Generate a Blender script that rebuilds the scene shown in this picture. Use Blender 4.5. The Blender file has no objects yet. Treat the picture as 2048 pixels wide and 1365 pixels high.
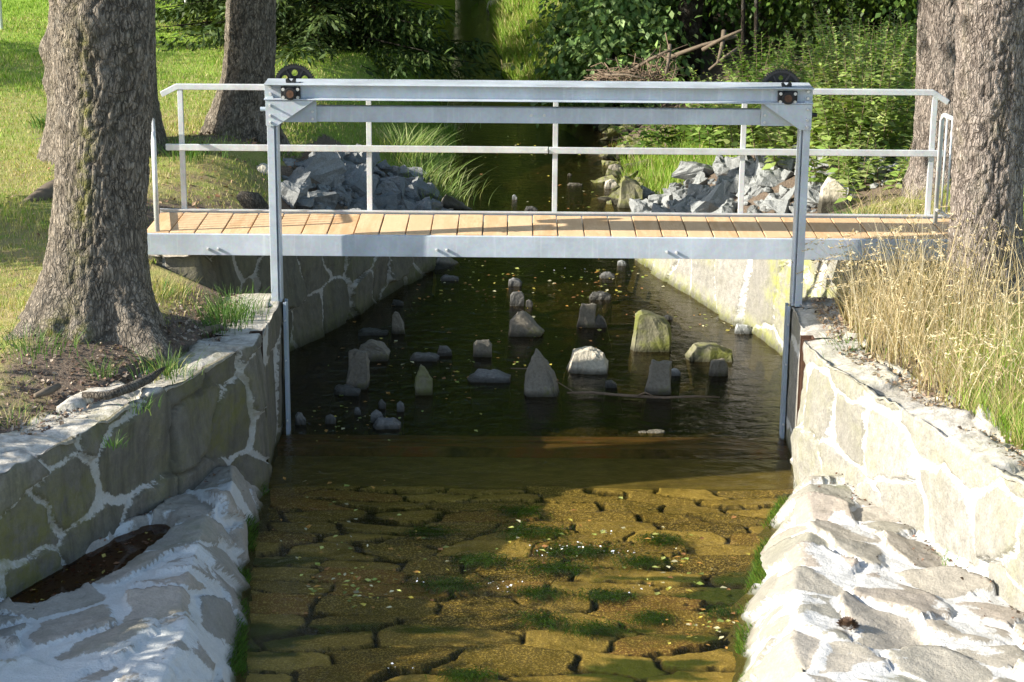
import bpy, bmesh, math, random
import numpy as np
from mathutils import Vector, Matrix, Euler
R = math.radians
scene = bpy.context.scene
COL = scene.collection

# ------------------------------------------------------------------ camera
CAM_H, TILT, ROLL, FPX = 5.15, R(15.84), 0.0079, 4027.0
cam = bpy.data.cameras.new('camera'); cam_ob = bpy.data.objects.new('camera', cam); COL.objects.link(cam_ob)
cam.sensor_width = 36; cam.lens = FPX / 2048 * 36; cam.clip_start = 0.1; cam.clip_end = 600
cam_ob.matrix_world = Matrix.Translation((0, 0, CAM_H)) @ Matrix.Rotation(math.pi/2 - TILT, 4, 'X') @ Matrix.Rotation(ROLL, 4, 'Z')
scene.camera = cam_ob

# ------------------------------------------------------------------ sky and sun
SUN = Vector((4.1, 1.0, -2.15)).normalized()          # direction the light travels
world = bpy.data.worlds.new('World'); scene.world = world; world.use_nodes = True
wn = world.node_tree.nodes; wl = world.node_tree.links
sky = wn.new('ShaderNodeTexSky'); sky.sky_type = 'NISHITA'; sky.sun_disc = False
sky.sun_elevation = math.asin(-SUN.z); sky.sun_rotation = math.atan2(-SUN.x, -SUN.y)
wl.new(sky.outputs[0], wn['Background'].inputs[0]); wn['Background'].inputs[1].default_value = 0.15
sun = bpy.data.lights.new('sun', 'SUN'); sun.energy = 4.9; sun.angle = R(0.5); sun.color = (1.0, 0.94, 0.83)
sun_ob = bpy.data.objects.new('sun', sun); COL.objects.link(sun_ob)
sun_ob.rotation_euler = SUN.to_track_quat('-Z', 'Y').to_euler(); sun_ob.location = (-20, -5, 20)
vs = scene.view_settings; vs.view_transform = 'Standard'; vs.look = 'None'; vs.gamma = 1; vs.exposure = 1.2; vs.use_curve_mapping = False
scene.cycles.max_bounces = 6; scene.cycles.diffuse_bounces = 3; scene.cycles.glossy_bounces = 3
scene.cycles.transparent_max_bounces = 12; scene.cycles.transmission_bounces = 4
scene.cycles.use_denoising = True; scene.cycles.caustics_reflective = False; scene.cycles.caustics_refractive = False

# ------------------------------------------------------------------ pixel helper (turns a photo pixel into a point in the place)
def ray(px, py):
    p = (px - 1024) / FPX; q = (682.5 - py) / FPX
    c, s = math.cos(ROLL), math.sin(ROLL); p, q = c*p - s*q, s*p + c*q
    return np.array([p, q*math.sin(TILT) + math.cos(TILT), q*math.cos(TILT) - math.sin(TILT)])
def atZ(px, py, z=0.0):
    d = ray(px, py); t = (z - CAM_H) / d[2]; return np.array([0, 0, CAM_H]) + t*d
def atY(px, py, y):
    d = ray(px, py); return np.array([0, 0, CAM_H]) + d*(y / d[1])
def scale_at(Y, z=0.0): return FPX / (Y*math.cos(TILT) + (CAM_H - z)*math.sin(TILT))   # photo pixels per metre

# ------------------------------------------------------------------ numpy noise
def hsh(i, j, k=0, s=0):
    i = np.asarray(i).astype(np.int64); j = np.asarray(j).astype(np.int64); k = np.asarray(k).astype(np.int64)
    h = (i*73856093) ^ (j*19349663) ^ (k*83492791) ^ (int(s)*2654435761 + 12345)
    h &= 0xffffffff; h ^= h >> 15; h = (h*0x2c1b3c6d) & 0xffffffff; h ^= h >> 12; h = (h*0x297a2d39) & 0xffffffff; h ^= h >> 15
    return (h & 0xffffff) / float(0x1000000)
def vnoise(x, y, z=0.0, s=0):
    x, y, z = np.broadcast_arrays(np.asarray(x, float), np.asarray(y, float), np.asarray(z, float))
    xi, yi, zi = np.floor(x), np.floor(y), np.floor(z); fx, fy, fz = x-xi, y-yi, z-zi
    fx, fy, fz = [f*f*(3-2*f) for f in (fx, fy, fz)]
    r = 0
    for a in (0, 1):
        for b in (0, 1):
            for c in (0, 1):
                w = (fx if a else 1-fx)*(fy if b else 1-fy)*(fz if c else 1-fz)
                r = r + w*hsh(xi+a, yi+b, zi+c, s)
    return r*2 - 1
def fbm(x, y, z=0.0, o=4, s=0):
    r = 0; a = 1.0; t = 0
    for k in range(o):
        r = r + a*vnoise(np.asarray(x)*2**k, np.asarray(y)*2**k, np.asarray(z)*2**k, s+k*17); t += a; a *= .5
    return r/t
def worley(u, v, s=0, per=None, jit=.9, off=False):
    u = np.asarray(u, float); v = np.asarray(v, float); iu, iv = np.floor(u), np.floor(v)
    f1 = np.full(u.shape, 9.); f2 = np.full(u.shape, 9.); idr = np.zeros(u.shape); ox = np.zeros(u.shape); oy = np.zeros(u.shape)
    for a in (-1, 0, 1):
        for b in (-1, 0, 1):
            ci, cj = iu+a, iv+b; cm = np.mod(ci, per) if per else ci
            px = ci + .5 + jit*(hsh(cm, cj, 1, s)-.5); py = cj + .5 + jit*(hsh(cm, cj, 2, s)-.5)
            d = np.hypot(u-px, v-py); r = hsh(cm, cj, 3, s)
            m = d < f1; f2 = np.where(m, f1, np.minimum(f2, d)); idr = np.where(m, r, idr); ox = np.where(m, u-px, ox); oy = np.where(m, v-py, oy); f1 = np.where(m, d, f1)
    return (f1, f2, idr, ox, oy) if off else (f1, f2, idr)
def blocks(u, v, s=0, jit=.55, pw=5.0, rot=.5):
    """like worley, but staggered courses and square-ish cells"""
    iv = np.floor(v); f1 = np.full(u.shape, 9.); f2 = np.full(u.shape, 9.); idr = np.zeros(u.shape); ox = np.zeros(u.shape); oy = np.zeros(u.shape)
    for b in (-1, 0, 1):
        cj = iv+b; sh = .5*np.mod(cj, 2) + .6*(hsh(cj, 0, 7, s)-.5); iu = np.floor(u-sh)
        for a in (-2, -1, 0, 1, 2):
            ci = iu+a; px = ci + sh + .5 + jit*(hsh(ci, cj, 1, s)-.5); py = cj + .5 + jit*.8*(hsh(ci, cj, 2, s)-.5)
            an = rot*(hsh(ci, cj, 4, s)-.5); dx, dy = (u-px)*np.cos(an)+(v-py)*np.sin(an), -(u-px)*np.sin(an)+(v-py)*np.cos(an)
            d = (np.abs(dx)**pw + np.abs(dy)**pw)**(1/pw); r = hsh(ci, cj, 3, s)
            m = d < f1; f2 = np.where(m, f1, np.minimum(f2, d)); idr = np.where(m, r, idr); ox = np.where(m, dx, ox); oy = np.where(m, dy, oy); f1 = np.where(m, d, f1)
    return f1, f2, idr, ox, oy
def sstep(a, b, x):
    t = np.clip((x-a)/(b-a), 0, 1); return t*t*(3-2*t)
def interp(x, tab):
    return np.interp(x, [t[0] for t in tab], [t[1] for t in tab])

# ------------------------------------------------------------------ object helpers
def tag(o, label=None, cat=None, group=None, kind=None):
    if label: o['label'] = label
    if cat: o['category'] = cat
    if group: o['group'] = group
    if kind: o['kind'] = kind
    return o
def thing(name, label, cat, loc=(0, 0, 0), group=None, rz=0):
    o = bpy.data.objects.new(name, None); COL.objects.link(o); o.location = loc; o.rotation_euler[2] = rz; o.empty_display_size = .2
    bpy.context.view_layer.update() if False else None
    return tag(o, label, cat, group)
def link(name, me, mat, parent=None, smooth=True):
    if mat is not None and not me.materials: me.materials.append(mat)
    if smooth: me.shade_smooth()
    else: me.shade_flat()
    o = bpy.data.objects.new(name, me); COL.objects.link(o)
    if parent is not None: o.parent = parent
    return o
def mesh_np(name, V, Fc, attrs=None):
    V = np.ascontiguousarray(V, dtype=np.float32).reshape(-1, 3); Fc = np.ascontiguousarray(Fc, dtype=np.int32)
    k = Fc.shape[1]; me = bpy.data.meshes.new(name)
    me.vertices.add(len(V)); me.vertices.foreach_set('co', V.ravel())
    me.loops.add(Fc.size); me.loops.foreach_set('vertex_index', Fc.ravel())
    me.polygons.add(len(Fc)); me.polygons.foreach_set('loop_start', np.arange(0, Fc.size, k, dtype=np.int32))
    try: me.polygons.foreach_set('loop_total', np.full(len(Fc), k, dtype=np.int32))
    except Exception: pass
    for an, av in (attrs or {}).items():
        av = np.asarray(av, dtype=np.float32)
        if av.ndim == 2 and av.shape[-1] == 3 and av.shape[0] == len(V):
            av = np.concatenate([av, np.ones((len(V), 1), np.float32)], 1)
            a = me.attributes.new(an, 'FLOAT_COLOR', 'POINT'); a.data.foreach_set('color', av.ravel())
        else:
            a = me.attributes.new(an, 'FLOAT', 'POINT'); a.data.foreach_set('value', av.ravel())
    me.update(calc_edges=True); me.validate()
    return me
def grid_faces(n, m, wrap=False):
    i = np.arange(n-1)[:, None]; j = np.arange(m if wrap else m-1)[None, :]; j2 = (j+1) % m
    a = i*m + j; b = i*m + j2; c = (i+1)*m + j2; d = (i+1)*m + j
    return np.stack([a+0*j, b+0*i, c+0*i, d+0*j], -1).reshape(-1, 4)
def grid_normals(P):
    du = np.gradient(P, axis=0); dv = np.gradient(P, axis=1); n = np.cross(du, dv)
    return n / (np.linalg.norm(n, axis=-1, keepdims=True) + 1e-9)
class MB:                                            # collects hard-edged shapes, links them as one mesh
    def __init__(s): s.bm = bmesh.new()
    def box(s, x0, x1, y0, y1, z0, z1):
        vs_ = [s.bm.verts.new((x, y, z)) for x in (x0, x1) for y in (y0, y1) for z in (z0, z1)]
        for f in ((0,1,3,2),(4,6,7,5),(0,4,5,1),(2,3,7,6),(0,2,6,4),(1,5,7,3)): s.bm.faces.new([vs_[i] for i in f])
        return s
    def prism(s, pts, a, b, axis='Y'):               # polygon pts (two coordinates) swept along an axis from a to b
        mk = {'Y': lambda p, t: (p[0], t, p[1]), 'X': lambda p, t: (t, p[0], p[1]), 'Z': lambda p, t: (p[0], p[1], t)}[axis]
        A = [s.bm.verts.new(mk(p, a)) for p in pts]; B = [s.bm.verts.new(mk(p, b)) for p in pts]; n = len(pts)
        s.bm.faces.new(A); s.bm.faces.new(B[::-1])
        for i in range(n): s.bm.faces.new((A[i], B[i], B[(i+1) % n], A[(i+1) % n]))
        return s
    def cyl(s, c, r, a, b, axis='Y', n=20):
        return s.prism([(c[0]+r*math.cos(2*math.pi*i/n), c[1]+r*math.sin(2*math.pi*i/n)) for i in range(n)], a, b, axis)
    def tube(s, pts, r, n=10):
        pts = [Vector(p) for p in pts]; rr = r if isinstance(r, (list, tuple)) else [r]*len(pts); rings = []
        for i, p in enumerate(pts):
            t = (pts[min(i+1, len(pts)-1)] - pts[max(i-1, 0)]).normalized()
            u = t.cross(Vector((0, 0, 1)) if abs(t.z) < .9 else Vector((1, 0, 0))).normalized(); w = t.cross(u)
            rings.append([s.bm.verts.new(p + rr[i]*(u*math.cos(2*math.pi*k/n) + w*math.sin(2*math.pi*k/n))) for k in range(n)])
        for a, b in zip(rings, rings[1:]):
            for k in range(n): s.bm.faces.new((a[k], a[(k+1) % n], b[(k+1) % n], b[k]))
        s.bm.faces.new(rings[0][::-1]); s.bm.faces.new(rings[-1]); return s
    def build(s, name, mat, parent=None, smooth=False, bevel=0.0):
        bmesh.ops.recalc_face_normals(s.bm, faces=s.bm.faces)
        me = bpy.data.meshes.new(name); s.bm.to_mesh(me); s.bm.free()
        o = link(name, me, mat, parent, smooth)
        if bevel:
            b = o.modifiers.new('bevel', 'BEVEL'); b.width = bevel; b.segments = 2; b.limit_method = 'ANGLE'
        return o

# ------------------------------------------------------------------ materials
class NT:
    def __init__(s, name):
        s.m = bpy.data.materials.new(name); s.m.use_nodes = True; s.t = s.m.node_tree; s.t.nodes.clear()
        s.out = s.n('ShaderNodeOutputMaterial')
    def n(s, typ, **kw):
        nd = s.t.nodes.new(typ)
        for k, v in kw.items(): setattr(nd, k, v)
        return nd
    def put(s, sock, v):
        if hasattr(v, 'is_output') or isinstance(v, bpy.types.NodeSocket): s.t.links.new(v, sock)
        elif v is not None: sock.default_value = v
    def attr(s, name, col=False):
        a = s.n('ShaderNodeAttribute', attribute_name=name); return a.outputs['Color' if col else 'Fac']
    def coord(s, sc=(1, 1, 1), which='Object'):
        c = s.n('ShaderNodeTexCoord'); m = s.n('ShaderNodeMapping'); s.t.links.new(c.outputs[which], m.inputs[0]); m.inputs['Scale'].default_value = sc
        return m.outputs[0]
    def noise(s, scale=5, detail=5, rough=.6, vec=None, dist=0.0):
        t = s.n('ShaderNodeTexNoise'); t.inputs['Scale'].default_value = scale; t.inputs['Detail'].default_value = detail
        t.inputs['Roughness'].default_value = rough; t.inputs['Distortion'].default_value = dist
        s.put(t.inputs['Vector'], vec if vec is not None else s.coord()); return t.outputs['Fac']
    def vor(s, scale=5, vec=None, feature='F1', out='Distance', rnd=1.0):
        t = s.n('ShaderNodeTexVoronoi', feature=feature); t.inputs['Scale'].default_value = scale; t.inputs['Randomness'].default_value = rnd
        s.put(t.inputs['Vector'], vec if vec is not None else s.coord()); return t.outputs[out]
    def ramp(s, fac, stops, interp='LINEAR'):
        r = s.n('ShaderNodeValToRGB'); e = r.color_ramp.elements; r.color_ramp.interpolation = interp
        while len(e) < len(stops): e.new(.5)
        for el, (p, c) in zip(e, stops):
            el.position = p; el.color = (c, c, c, 1) if not hasattr(c, '__len__') else (*c[:3], 1)
        s.put(r.inputs[0], fac); return r.outputs[0]
    def mix(s, fac, a, b, mode='MIX'):
        m = s.n('ShaderNodeMix', data_type='RGBA', blend_type=mode); s.put(m.inputs['Factor'], fac)
        for sk, v in ((m.inputs[6], a), (m.inputs[7], b)):
            if isinstance(v, (tuple, list)): v = (*v[:3], 1)
            s.put(sk, v)
        return m.outputs[2]
    def math(s, op, a, b=None, clamp=False):
        m = s.n('ShaderNodeMath', operation=op, use_clamp=clamp); s.put(m.inputs[0], a)
        if b is not None: s.put(m.inputs[1], b)
        return m.outputs[0]
    def bump(s, h, strength=.5, dist=.02, normal=None):
        b = s.n('ShaderNodeBump'); b.inputs['Strength'].default_value = strength; b.inputs['Distance'].default_value = dist
        s.put(b.inputs['Height'], h)
        if normal is not None: s.put(b.inputs['Normal'], normal)
        return b.outputs[0]
    def bsdf(s, col, rough=.8, metal=0.0, normal=None, spec=.4, final=True):
        p = s.n('ShaderNodeBsdfPrincipled')
        s.put(p.inputs['Base Color'], (*col[:3], 1) if isinstance(col, (tuple, list)) else col)
        s.put(p.inputs['Roughness'], rough); s.put(p.inputs['Metallic'], metal); s.put(p.inputs['Specular IOR Level'], spec)
        if normal is not None: s.put(p.inputs['Normal'], normal)
        if final: s.t.links.new(p.outputs[0], s.out.inputs[0])
        return p.outputs[0]
    def done(s, shader=None):
        if shader is not None: s.t.links.new(shader, s.out.inputs[0])
        return s.m

def mat_zinc(name, base=(.47, .52, .57)):
    k = NT(name); v = k.vor(55, out='Color', vec=k.coord()); sp = k.noise(4, 4)
    c = k.mix(k.ramp(sp, [(.35, 0), (.7, 1)]), tuple(x*.86 for x in base), tuple(min(1, x*1.1) for x in base))
    c = k.mix(.10, c, v, 'MULTIPLY')
    st = k.noise(1, 5, .7, k.coord((30, 30, 2)))
    c = k.mix(k.ramp(st, [(.55, 0), (.8, .35)]), c, (.80, .82, .83))
    k.bsdf(c, k.ramp(sp, [(.3, .38), (.7, .55)]), .15, k.bump(k.noise(120, 3), .06, .004), .5); return k.done()
ZINC = mat_zinc('galvanised_steel'); ZINC2 = mat_zinc('galvanised_rail', (.58, .60, .60)); ZINC3 = mat_zinc('galvanised_post', (.36, .43, .50))
def mat_plain(name, col, rough=.6, metal=0.0, var=.25, sc=30, bump=.1):
    k = NT(name); f = k.noise(sc, 5)
    c = k.mix(f, tuple(x*(1-var) for x in col), tuple(min(1, x*(1+var)) for x in col)); k.bsdf(c, rough, metal, k.bump(f, bump, .01)); return k.done()
BLACK = mat_plain('black_painted_iron', (.012, .012, .014), .45); RUST = mat_plain('rusty_iron', (.085, .042, .024), .8, 0, .6, 40, .4)
RUSTDK = mat_plain('dark_rusty_iron', (.035, .02, .012), .8, 0, .6, 40, .4); BOLT = mat_plain('bolt_zinc', (.62, .62, .60), .35, .4)
WHITE = mat_plain('white_paint', (.75, .75, .74), .5)
def mat_wood():
    k = NT('larch_planks'); oi = k.n('ShaderNodeObjectInfo'); rnd = oi.outputs['Random']
    co = k.n('ShaderNodeTexCoord'); cx = k.n('ShaderNodeCombineXYZ'); k.put(cx.inputs[2], k.math('MULTIPLY', rnd, 37.0)); k.put(cx.inputs[0], k.math('MULTIPLY', rnd, 11.0))
    ad = k.n('ShaderNodeVectorMath', operation='ADD'); k.put(ad.inputs[0], co.outputs['Object']); k.put(ad.inputs[1], cx.outputs[0])
    mp = k.n('ShaderNodeMapping'); k.put(mp.inputs[0], ad.outputs[0]); mp.inputs['Scale'].default_value = (9, 1.6, 4)
    wv = k.n('ShaderNodeTexWave', wave_type='RINGS'); wv.inputs['Scale'].default_value = 1.6; wv.inputs['Distortion'].default_value = 5; wv.inputs['Detail'].default_value = 3; k.put(wv.inputs[0], mp.outputs[0])
    fine = k.noise(6, 5, .6, mp.outputs[0])
    c = k.mix(wv.outputs['Fac'], (.56, .34, .17), (.68, .465, .265))
    c = k.mix(k.ramp(fine, [(.4, 0), (.75, .6)]), c, (.45, .25, .115))
    c = k.mix(k.ramp(rnd, [(0, 0.0), (1, .6)]), c, (.67, .49, .30))
    k.bsdf(c, .65, 0, k.bump(fine, .15, .004)); return k.done()
WOOD = mat_wood()

def mat_masonry(name, stones, mortar, moss, stain=.5, dk=1.0):
    k = NT(name); tone = k.attr('tone'); mo = k.attr('mort'); top = k.attr('top'); ms = k.attr('moss')
    n1 = k.noise(3.2, 6, .65); n2 = k.noise(60, 4, .7); n3 = k.noise(14, 5, .7)
    c = k.ramp(tone, [(i/(len(stones)-1), s_) for i, s_ in enumerate(stones)])
    c = k.mix(k.ramp(n3, [(.3, .75*dk), (.7, 0)]), c, tuple(x*.55 for x in stones[0]))
    c = k.mix(k.ramp(n1, [(.45, 0), (.72, stain)]), c, (.17, .16, .07))
    c = k.mix(k.ramp(n2, [(.35, .45*dk), (.65, 0)]), c, (.10, .09, .08), 'MIX')
    k_st = k.noise(3, 5, .7, k.coord((2.2, 2.2, .22))); c = k.mix(k.ramp(k_st, [(.48, 0), (.7, stain)]), c, tuple(x*.42 for x in stones[0]))
    c = k.mix(k.math('MULTIPLY', k.attr('groove'), .8), c, tuple(x*.35 for x in stones[0]))
    mc = k.mix(n3, tuple(x*.72 for x in mortar), mortar)
    n5 = k.noise(26, 5, .75); mf = k.ramp(k.math('ADD', mo, k.math('MULTIPLY', k.math('SUBTRACT', n5, .5), .9)), [(.44, 0), (.56, 1)]); c = k.mix(mf, c, k.mix(k.ramp(k.noise(110, 3, .8), [(.3, .35), (.5, 0)]), mc, tuple(x*.45 for x in mortar)))
    tc = k.mix(k.ramp(n3, [(.38, 0), (.62, 1)]), (.34, .31, .26), (.60, .56, .49))
    c = k.mix(k.math('MULTIPLY', top, .85), c, tc)
    g = k.math('MULTIPLY', ms, k.ramp(k.noise(9, 6, .7), [(.38, 0), (.6, 1)]))
    c = k.mix(g, c, moss)
    vs_ = k.n('ShaderNodeTexCoord'); 
    so_ = k.n('ShaderNodeSeparateXYZ'); k.t.links.new(vs_.outputs['Object'], so_.inputs[0]); c = k.mix(k.ramp(k.math('ADD', so_.outputs[2], k.math('MULTIPLY', n3, .06)), [(.0, .93), (.06, .6), (.13, 0)]), c, (.03, .03, .012))
    h = k.math('ADD', k.math('MULTIPLY', n2, .5), n3)
    k.bsdf(c, .9, 0, k.bump(h, .7, .02), .25); return k.done()
WALL_L = mat_masonry('stained_granite_masonry', [(.13, .12, .09), (.20, .18, .145), (.155, .14, .105), (.23, .21, .17)], (.44, .43, .39), (.13, .125, .02), .75)  # left wall stone is darker, more stained and mossy
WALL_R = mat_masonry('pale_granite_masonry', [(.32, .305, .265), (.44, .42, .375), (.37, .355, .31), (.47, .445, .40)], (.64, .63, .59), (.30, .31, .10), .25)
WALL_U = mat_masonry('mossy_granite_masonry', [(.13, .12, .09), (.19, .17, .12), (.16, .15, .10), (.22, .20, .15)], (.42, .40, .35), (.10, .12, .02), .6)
APRON_L = mat_masonry('grey_rubble_paving', [(.34, .31, .26), (.43, .37, .30), (.37, .34, .29), (.28, .265, .235), (.45, .39, .32)], (.58, .58, .55), (.10, .13, .03), .3, .6)
APRON_R = mat_masonry('pale_rubble_paving', [(.36, .33, .27), (.46, .41, .34), (.33, .315, .26), (.43, .365, .305), (.32, .31, .25)], (.60, .59, .56), (.16, .20, .04), .2, .6)
CONC = mat_plain('pale_concrete', (.44, .42, .37), .9, 0, .35, 12, .6)

def mat_bark(name, dark, lite, mossc=(.13, .13, .03)):
    k = NT(name); cr = k.attr('crev'); tone = k.attr('tone'); n = k.noise(40, 5, .7, k.coord((1, 1, .4))); n4 = k.noise(9, 4, .6)
    wv = k.n('ShaderNodeVectorMath', operation='ADD'); nz = k.n('ShaderNodeTexNoise'); nz.inputs['Scale'].default_value = 7; nz.inputs['Detail'].default_value = 4; k.put(nz.inputs[0], k.coord())
    sc_ = k.n('ShaderNodeVectorMath', operation='SCALE'); k.put(sc_.inputs[0], nz.outputs['Color']); sc_.inputs['Scale'].default_value = .07; k.put(wv.inputs[0], k.coord((1, 1, .26))); k.put(wv.inputs[1], sc_.outputs[0])
    v1 = k.vor(40, wv.outputs[0], 'DISTANCE_TO_EDGE'); v2 = k.vor(90, wv.outputs[0], 'DISTANCE_TO_EDGE'); pc = k.ramp(k.vor(32, wv.outputs[0], 'F1', 'Color'), [(.1, .45), (.9, 1)])
    c1 = k.ramp(v1, [(.0, 0), (.17, 1)]); c2 = k.ramp(v2, [(.0, 0), (.14, 1)]); fur = k.math('MULTIPLY', c1, k.math('ADD', k.math('MULTIPLY', c2, .4), .6))
    c = k.mix(fur, tuple(x*.55 for x in dark), lite); c = k.mix(k.math('MULTIPLY', tone, .35), c, tuple(min(1, x*1.35) for x in lite)); c = k.mix(.6, c, pc, 'MULTIPLY')
    c = k.mix(k.ramp(cr, [(.2, .55), (.7, 0)]), c, dark); c = k.mix(k.ramp(n, [(.3, .6), (.6, 0)]), c, tuple(x*.8 for x in dark))
    c = k.mix(k.ramp(n4, [(.52, 0), (.72, .2)]), c, (.34, .33, .29))
    c = k.mix(k.math('MULTIPLY', k.attr('moss'), k.ramp(k.noise(12, 5, .7), [(.42, 0), (.62, .9)])), c, mossc)
    h = k.math('ADD', k.math('MULTIPLY', fur, 1.0), k.math('MULTIPLY', n, .35))
    k.bsdf(c, .95, 0, k.bump(h, .7, .025), .15); return k.done()
BARK = mat_bark('lime_bark', (.06, .052, .042), (.335, .285, .225)); BARK_R = mat_bark('pinkish_bark', (.08, .065, .055), (.43, .365, .315))  # right-hand trunks have paler, pinkish bark
BARK_D = mat_bark('dark_bark', (.02, .016, .012), (.09, .07, .05)); DEAD = mat_plain('weathered_dead_wood', (.13, .10, .07), .9, 0, .4, 25, .5)
TWIG = mat_plain('brown_twigs', (.17, .12, .08), .9, 0, .5, 25, .4)

def mat_leaf(name, trans=.35, rough=.5, spec=.35):
    k = NT(name); c = k.attr('tint', True)
    p = k.bsdf(c, rough, 0, None, spec, final=False); t = k.n('ShaderNodeBsdfTranslucent'); c2 = k.mix(1.0, c, (1.25, 1.2, .55), 'MULTIPLY'); k.put(t.inputs[0], c2)
    m = k.n('ShaderNodeMixShader'); m.inputs[0].default_value = trans; k.t.links.new(p, m.inputs[1]); k.t.links.new(t.outputs[0], m.inputs[2])
    return k.done(m.outputs[0])
GLOSSLEAF = mat_leaf('glossy_leaves', .3, .5, .3); LEAF = mat_leaf('broad_leaves'); GRASS = mat_leaf('grass_blades', .3, .6, .2); NEEDLE = mat_leaf('spruce_needles', .15, .6, .2); STRAW = mat_leaf('dry_straw', .3, .6, .25)
FALLEN = mat_leaf('fallen_leaves', .1, .45, .4)

def mat_ground():
    k = NT('grassy_ground'); d = k.attr('dirt'); dr = k.attr('dry'); n = k.noise(5, 6, .65); n2 = k.noise(45, 5, .7); n3 = k.noise(1.2, 4)
    g = k.mix(n, (.15, .25, .03), (.26, .36, .05)); s_ = k.mix(n2, (.20, .15, .07), (.42, .34, .18))
    c = k.mix(k.math('MULTIPLY', dr, k.ramp(n, [(.3, .35), (.6, 1)])), g, s_)
    so = k.mix(n2, (.06, .045, .033), (.24, .185, .14)); so = k.mix(k.ramp(k.vor(70), [(.15, .8), (.3, 0)]), so, (.33, .25, .17))
    c = k.mix(k.ramp(k.math('ADD', d, k.math('MULTIPLY', k.math('SUBTRACT', n, .5), .9)), [(.35, 0), (.6, 1)]), c, so)
    k.bsdf(c, .95, 0, k.bump(n2, .8, .03), .1); return k.done()
GROUND = mat_ground()
def mat_bed():
    k = NT('dark_stream_bed'); n = k.noise(7, 6, .7); v = k.vor(16, out='Color'); d = k.vor(16)
    c = k.ramp(n, [(.3, (.012, .010, .005)), (.5, (.035, .030, .012)), (.62, (.05, .05, .014)), (.75, (.10, .075, .03))])
    c = k.mix(.5, c, k.mix(.85, v, (.10, .085, .05)), 'MULTIPLY'); c = k.mix(k.ramp(d, [(.1, .5), (.35, 0)]), c, (.05, .045, .035))
    k.bsdf(c, .9, 0, k.bump(d, .6, .03), .2); return k.done()
BED = mat_bed()
def mat_paving():
    k = NT('golden_sunken_paving'); tone = k.attr('tone'); gap = k.attr('mort'); n = k.noise(9, 6, .7); n2 = k.noise(70, 4, .7); n3 = k.noise(2.2, 4)
    c = k.ramp(tone, [(0, (.045, .036, .018)), (.2, (.14, .11, .055)), (.45, (.34, .275, .125)), (.6, (.23, .185, .085)), (.8, (.085, .07, .035)), (.92, (.22, .125, .07)), (1, (.12, .075, .045))])
    c = k.mix(k.ramp(n, [(.35, .6), (.55, 0)]), c, (.15, .11, .03)); c = k.mix(k.ramp(n2, [(.50, 0), (.64, .85)]), c, (.52, .43, .20))
    c = k.mix(k.ramp(n3, [(.5, 0), (.7, .55)]), c, (.07, .065, .015))
    c = k.mix(k.attr('moss'), c, (.02, .05, .008))
    c = k.mix(gap, c, (.012, .010, .005)); k.bsdf(c, .85, 0, k.bump(k.math('ADD', n, n2), .5, .02), .2); return k.done()
PAVE = mat_paving()
def mat_water(name, tint, bumps, rough=.03):
    k = NT(name); tr = k.n('ShaderNodeBsdfTransparent'); tc_ = k.n('ShaderNodeTexCoord'); sx_ = k.n('ShaderNodeSeparateXYZ'); k.t.links.new(tc_.outputs['Object'], sx_.inputs[0]); k.put(tr.inputs[0], k.mix(k.ramp(k.math('DIVIDE', sx_.outputs[1], 100.0), [(.1495, 0), (.1545, 1)]), tint, (.60, .52, .32))); gl = k.n('ShaderNodeBsdfGlossy'); gl.inputs['Roughness'].default_value = rough
    lw_ = k.n('ShaderNodeLayerWeight'); lw_.inputs[0].default_value = .5; fr = k.math('ADD', k.math('MULTIPLY', k.math('POWER', lw_.outputs['Facing'], 5.0), .98), .02); nrm = None
    for sc, det, st, dist, vec in bumps: nrm = k.bump(k.noise(sc, det, .55, k.coord(vec), .6), st, dist, nrm)
    k.put(gl.inputs['Normal'], nrm); 
    m = k.n('ShaderNodeMixShader'); k.t.links.new(fr, m.inputs[0]); k.t.links.new(tr.outputs[0], m.inputs[1]); k.t.links.new(gl.outputs[0], m.inputs[2])
    return k.done(m.outputs[0])
WATER = mat_water('stream_water', (.87, .79, .52), [(4, 3, .38, .05, (1, 1.7, 1)), (18, 4, .26, .02, (1, 1.5, 1))])
def mat_rock(name, a, b, moss=(.14, .15, .03), mossamt=0.0, wet=0.0, wetline=True):
    k = NT(name); oi = k.n('ShaderNodeObjectInfo').outputs['Random']; n = k.noise(6, 6, .7); n2 = k.noise(40, 4, .7)
    c = k.mix(k.math('ADD', k.math('MULTIPLY', n, .7), k.math('MULTIPLY', oi, .35)), a, b); c = k.mix(k.ramp(n2, [(.3, .5), (.6, 0)]), c, tuple(x*.45 for x in a))
    if mossamt: c = k.mix(k.ramp(k.noise(5, 5, .7), [(.62-.35*mossamt, 0), (.75-.25*mossamt, 1)]), c, moss)
    tc_ = k.n('ShaderNodeTexCoord'); sx_ = k.n('ShaderNodeSeparateXYZ'); k.t.links.new(tc_.outputs['Object'], sx_.inputs[0])
    if wetline: c = k.mix(k.ramp(k.math('ADD', sx_.outputs[2], k.math('MULTIPLY', n, .03)), [(.0, .95), (.035, .7), (.08, 0)]), c, (.022, .019, .010))
    k.bsdf(c, .75 - .3*wet, 0, k.bump(k.math('ADD', n, k.math('MULTIPLY', n2, .4)), .8, .03), .35); return k.done()
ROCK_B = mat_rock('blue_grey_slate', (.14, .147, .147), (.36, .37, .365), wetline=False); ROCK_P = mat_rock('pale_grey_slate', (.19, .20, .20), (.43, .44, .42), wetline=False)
ROCK_BW = mat_rock('blue_grey_slate_in_water', (.11, .108, .10), (.27, .265, .25), wet=.3); ROCK_PW = mat_rock('pale_slate_in_water', (.26, .28, .28), (.55, .56, .54), wet=.2)
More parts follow.
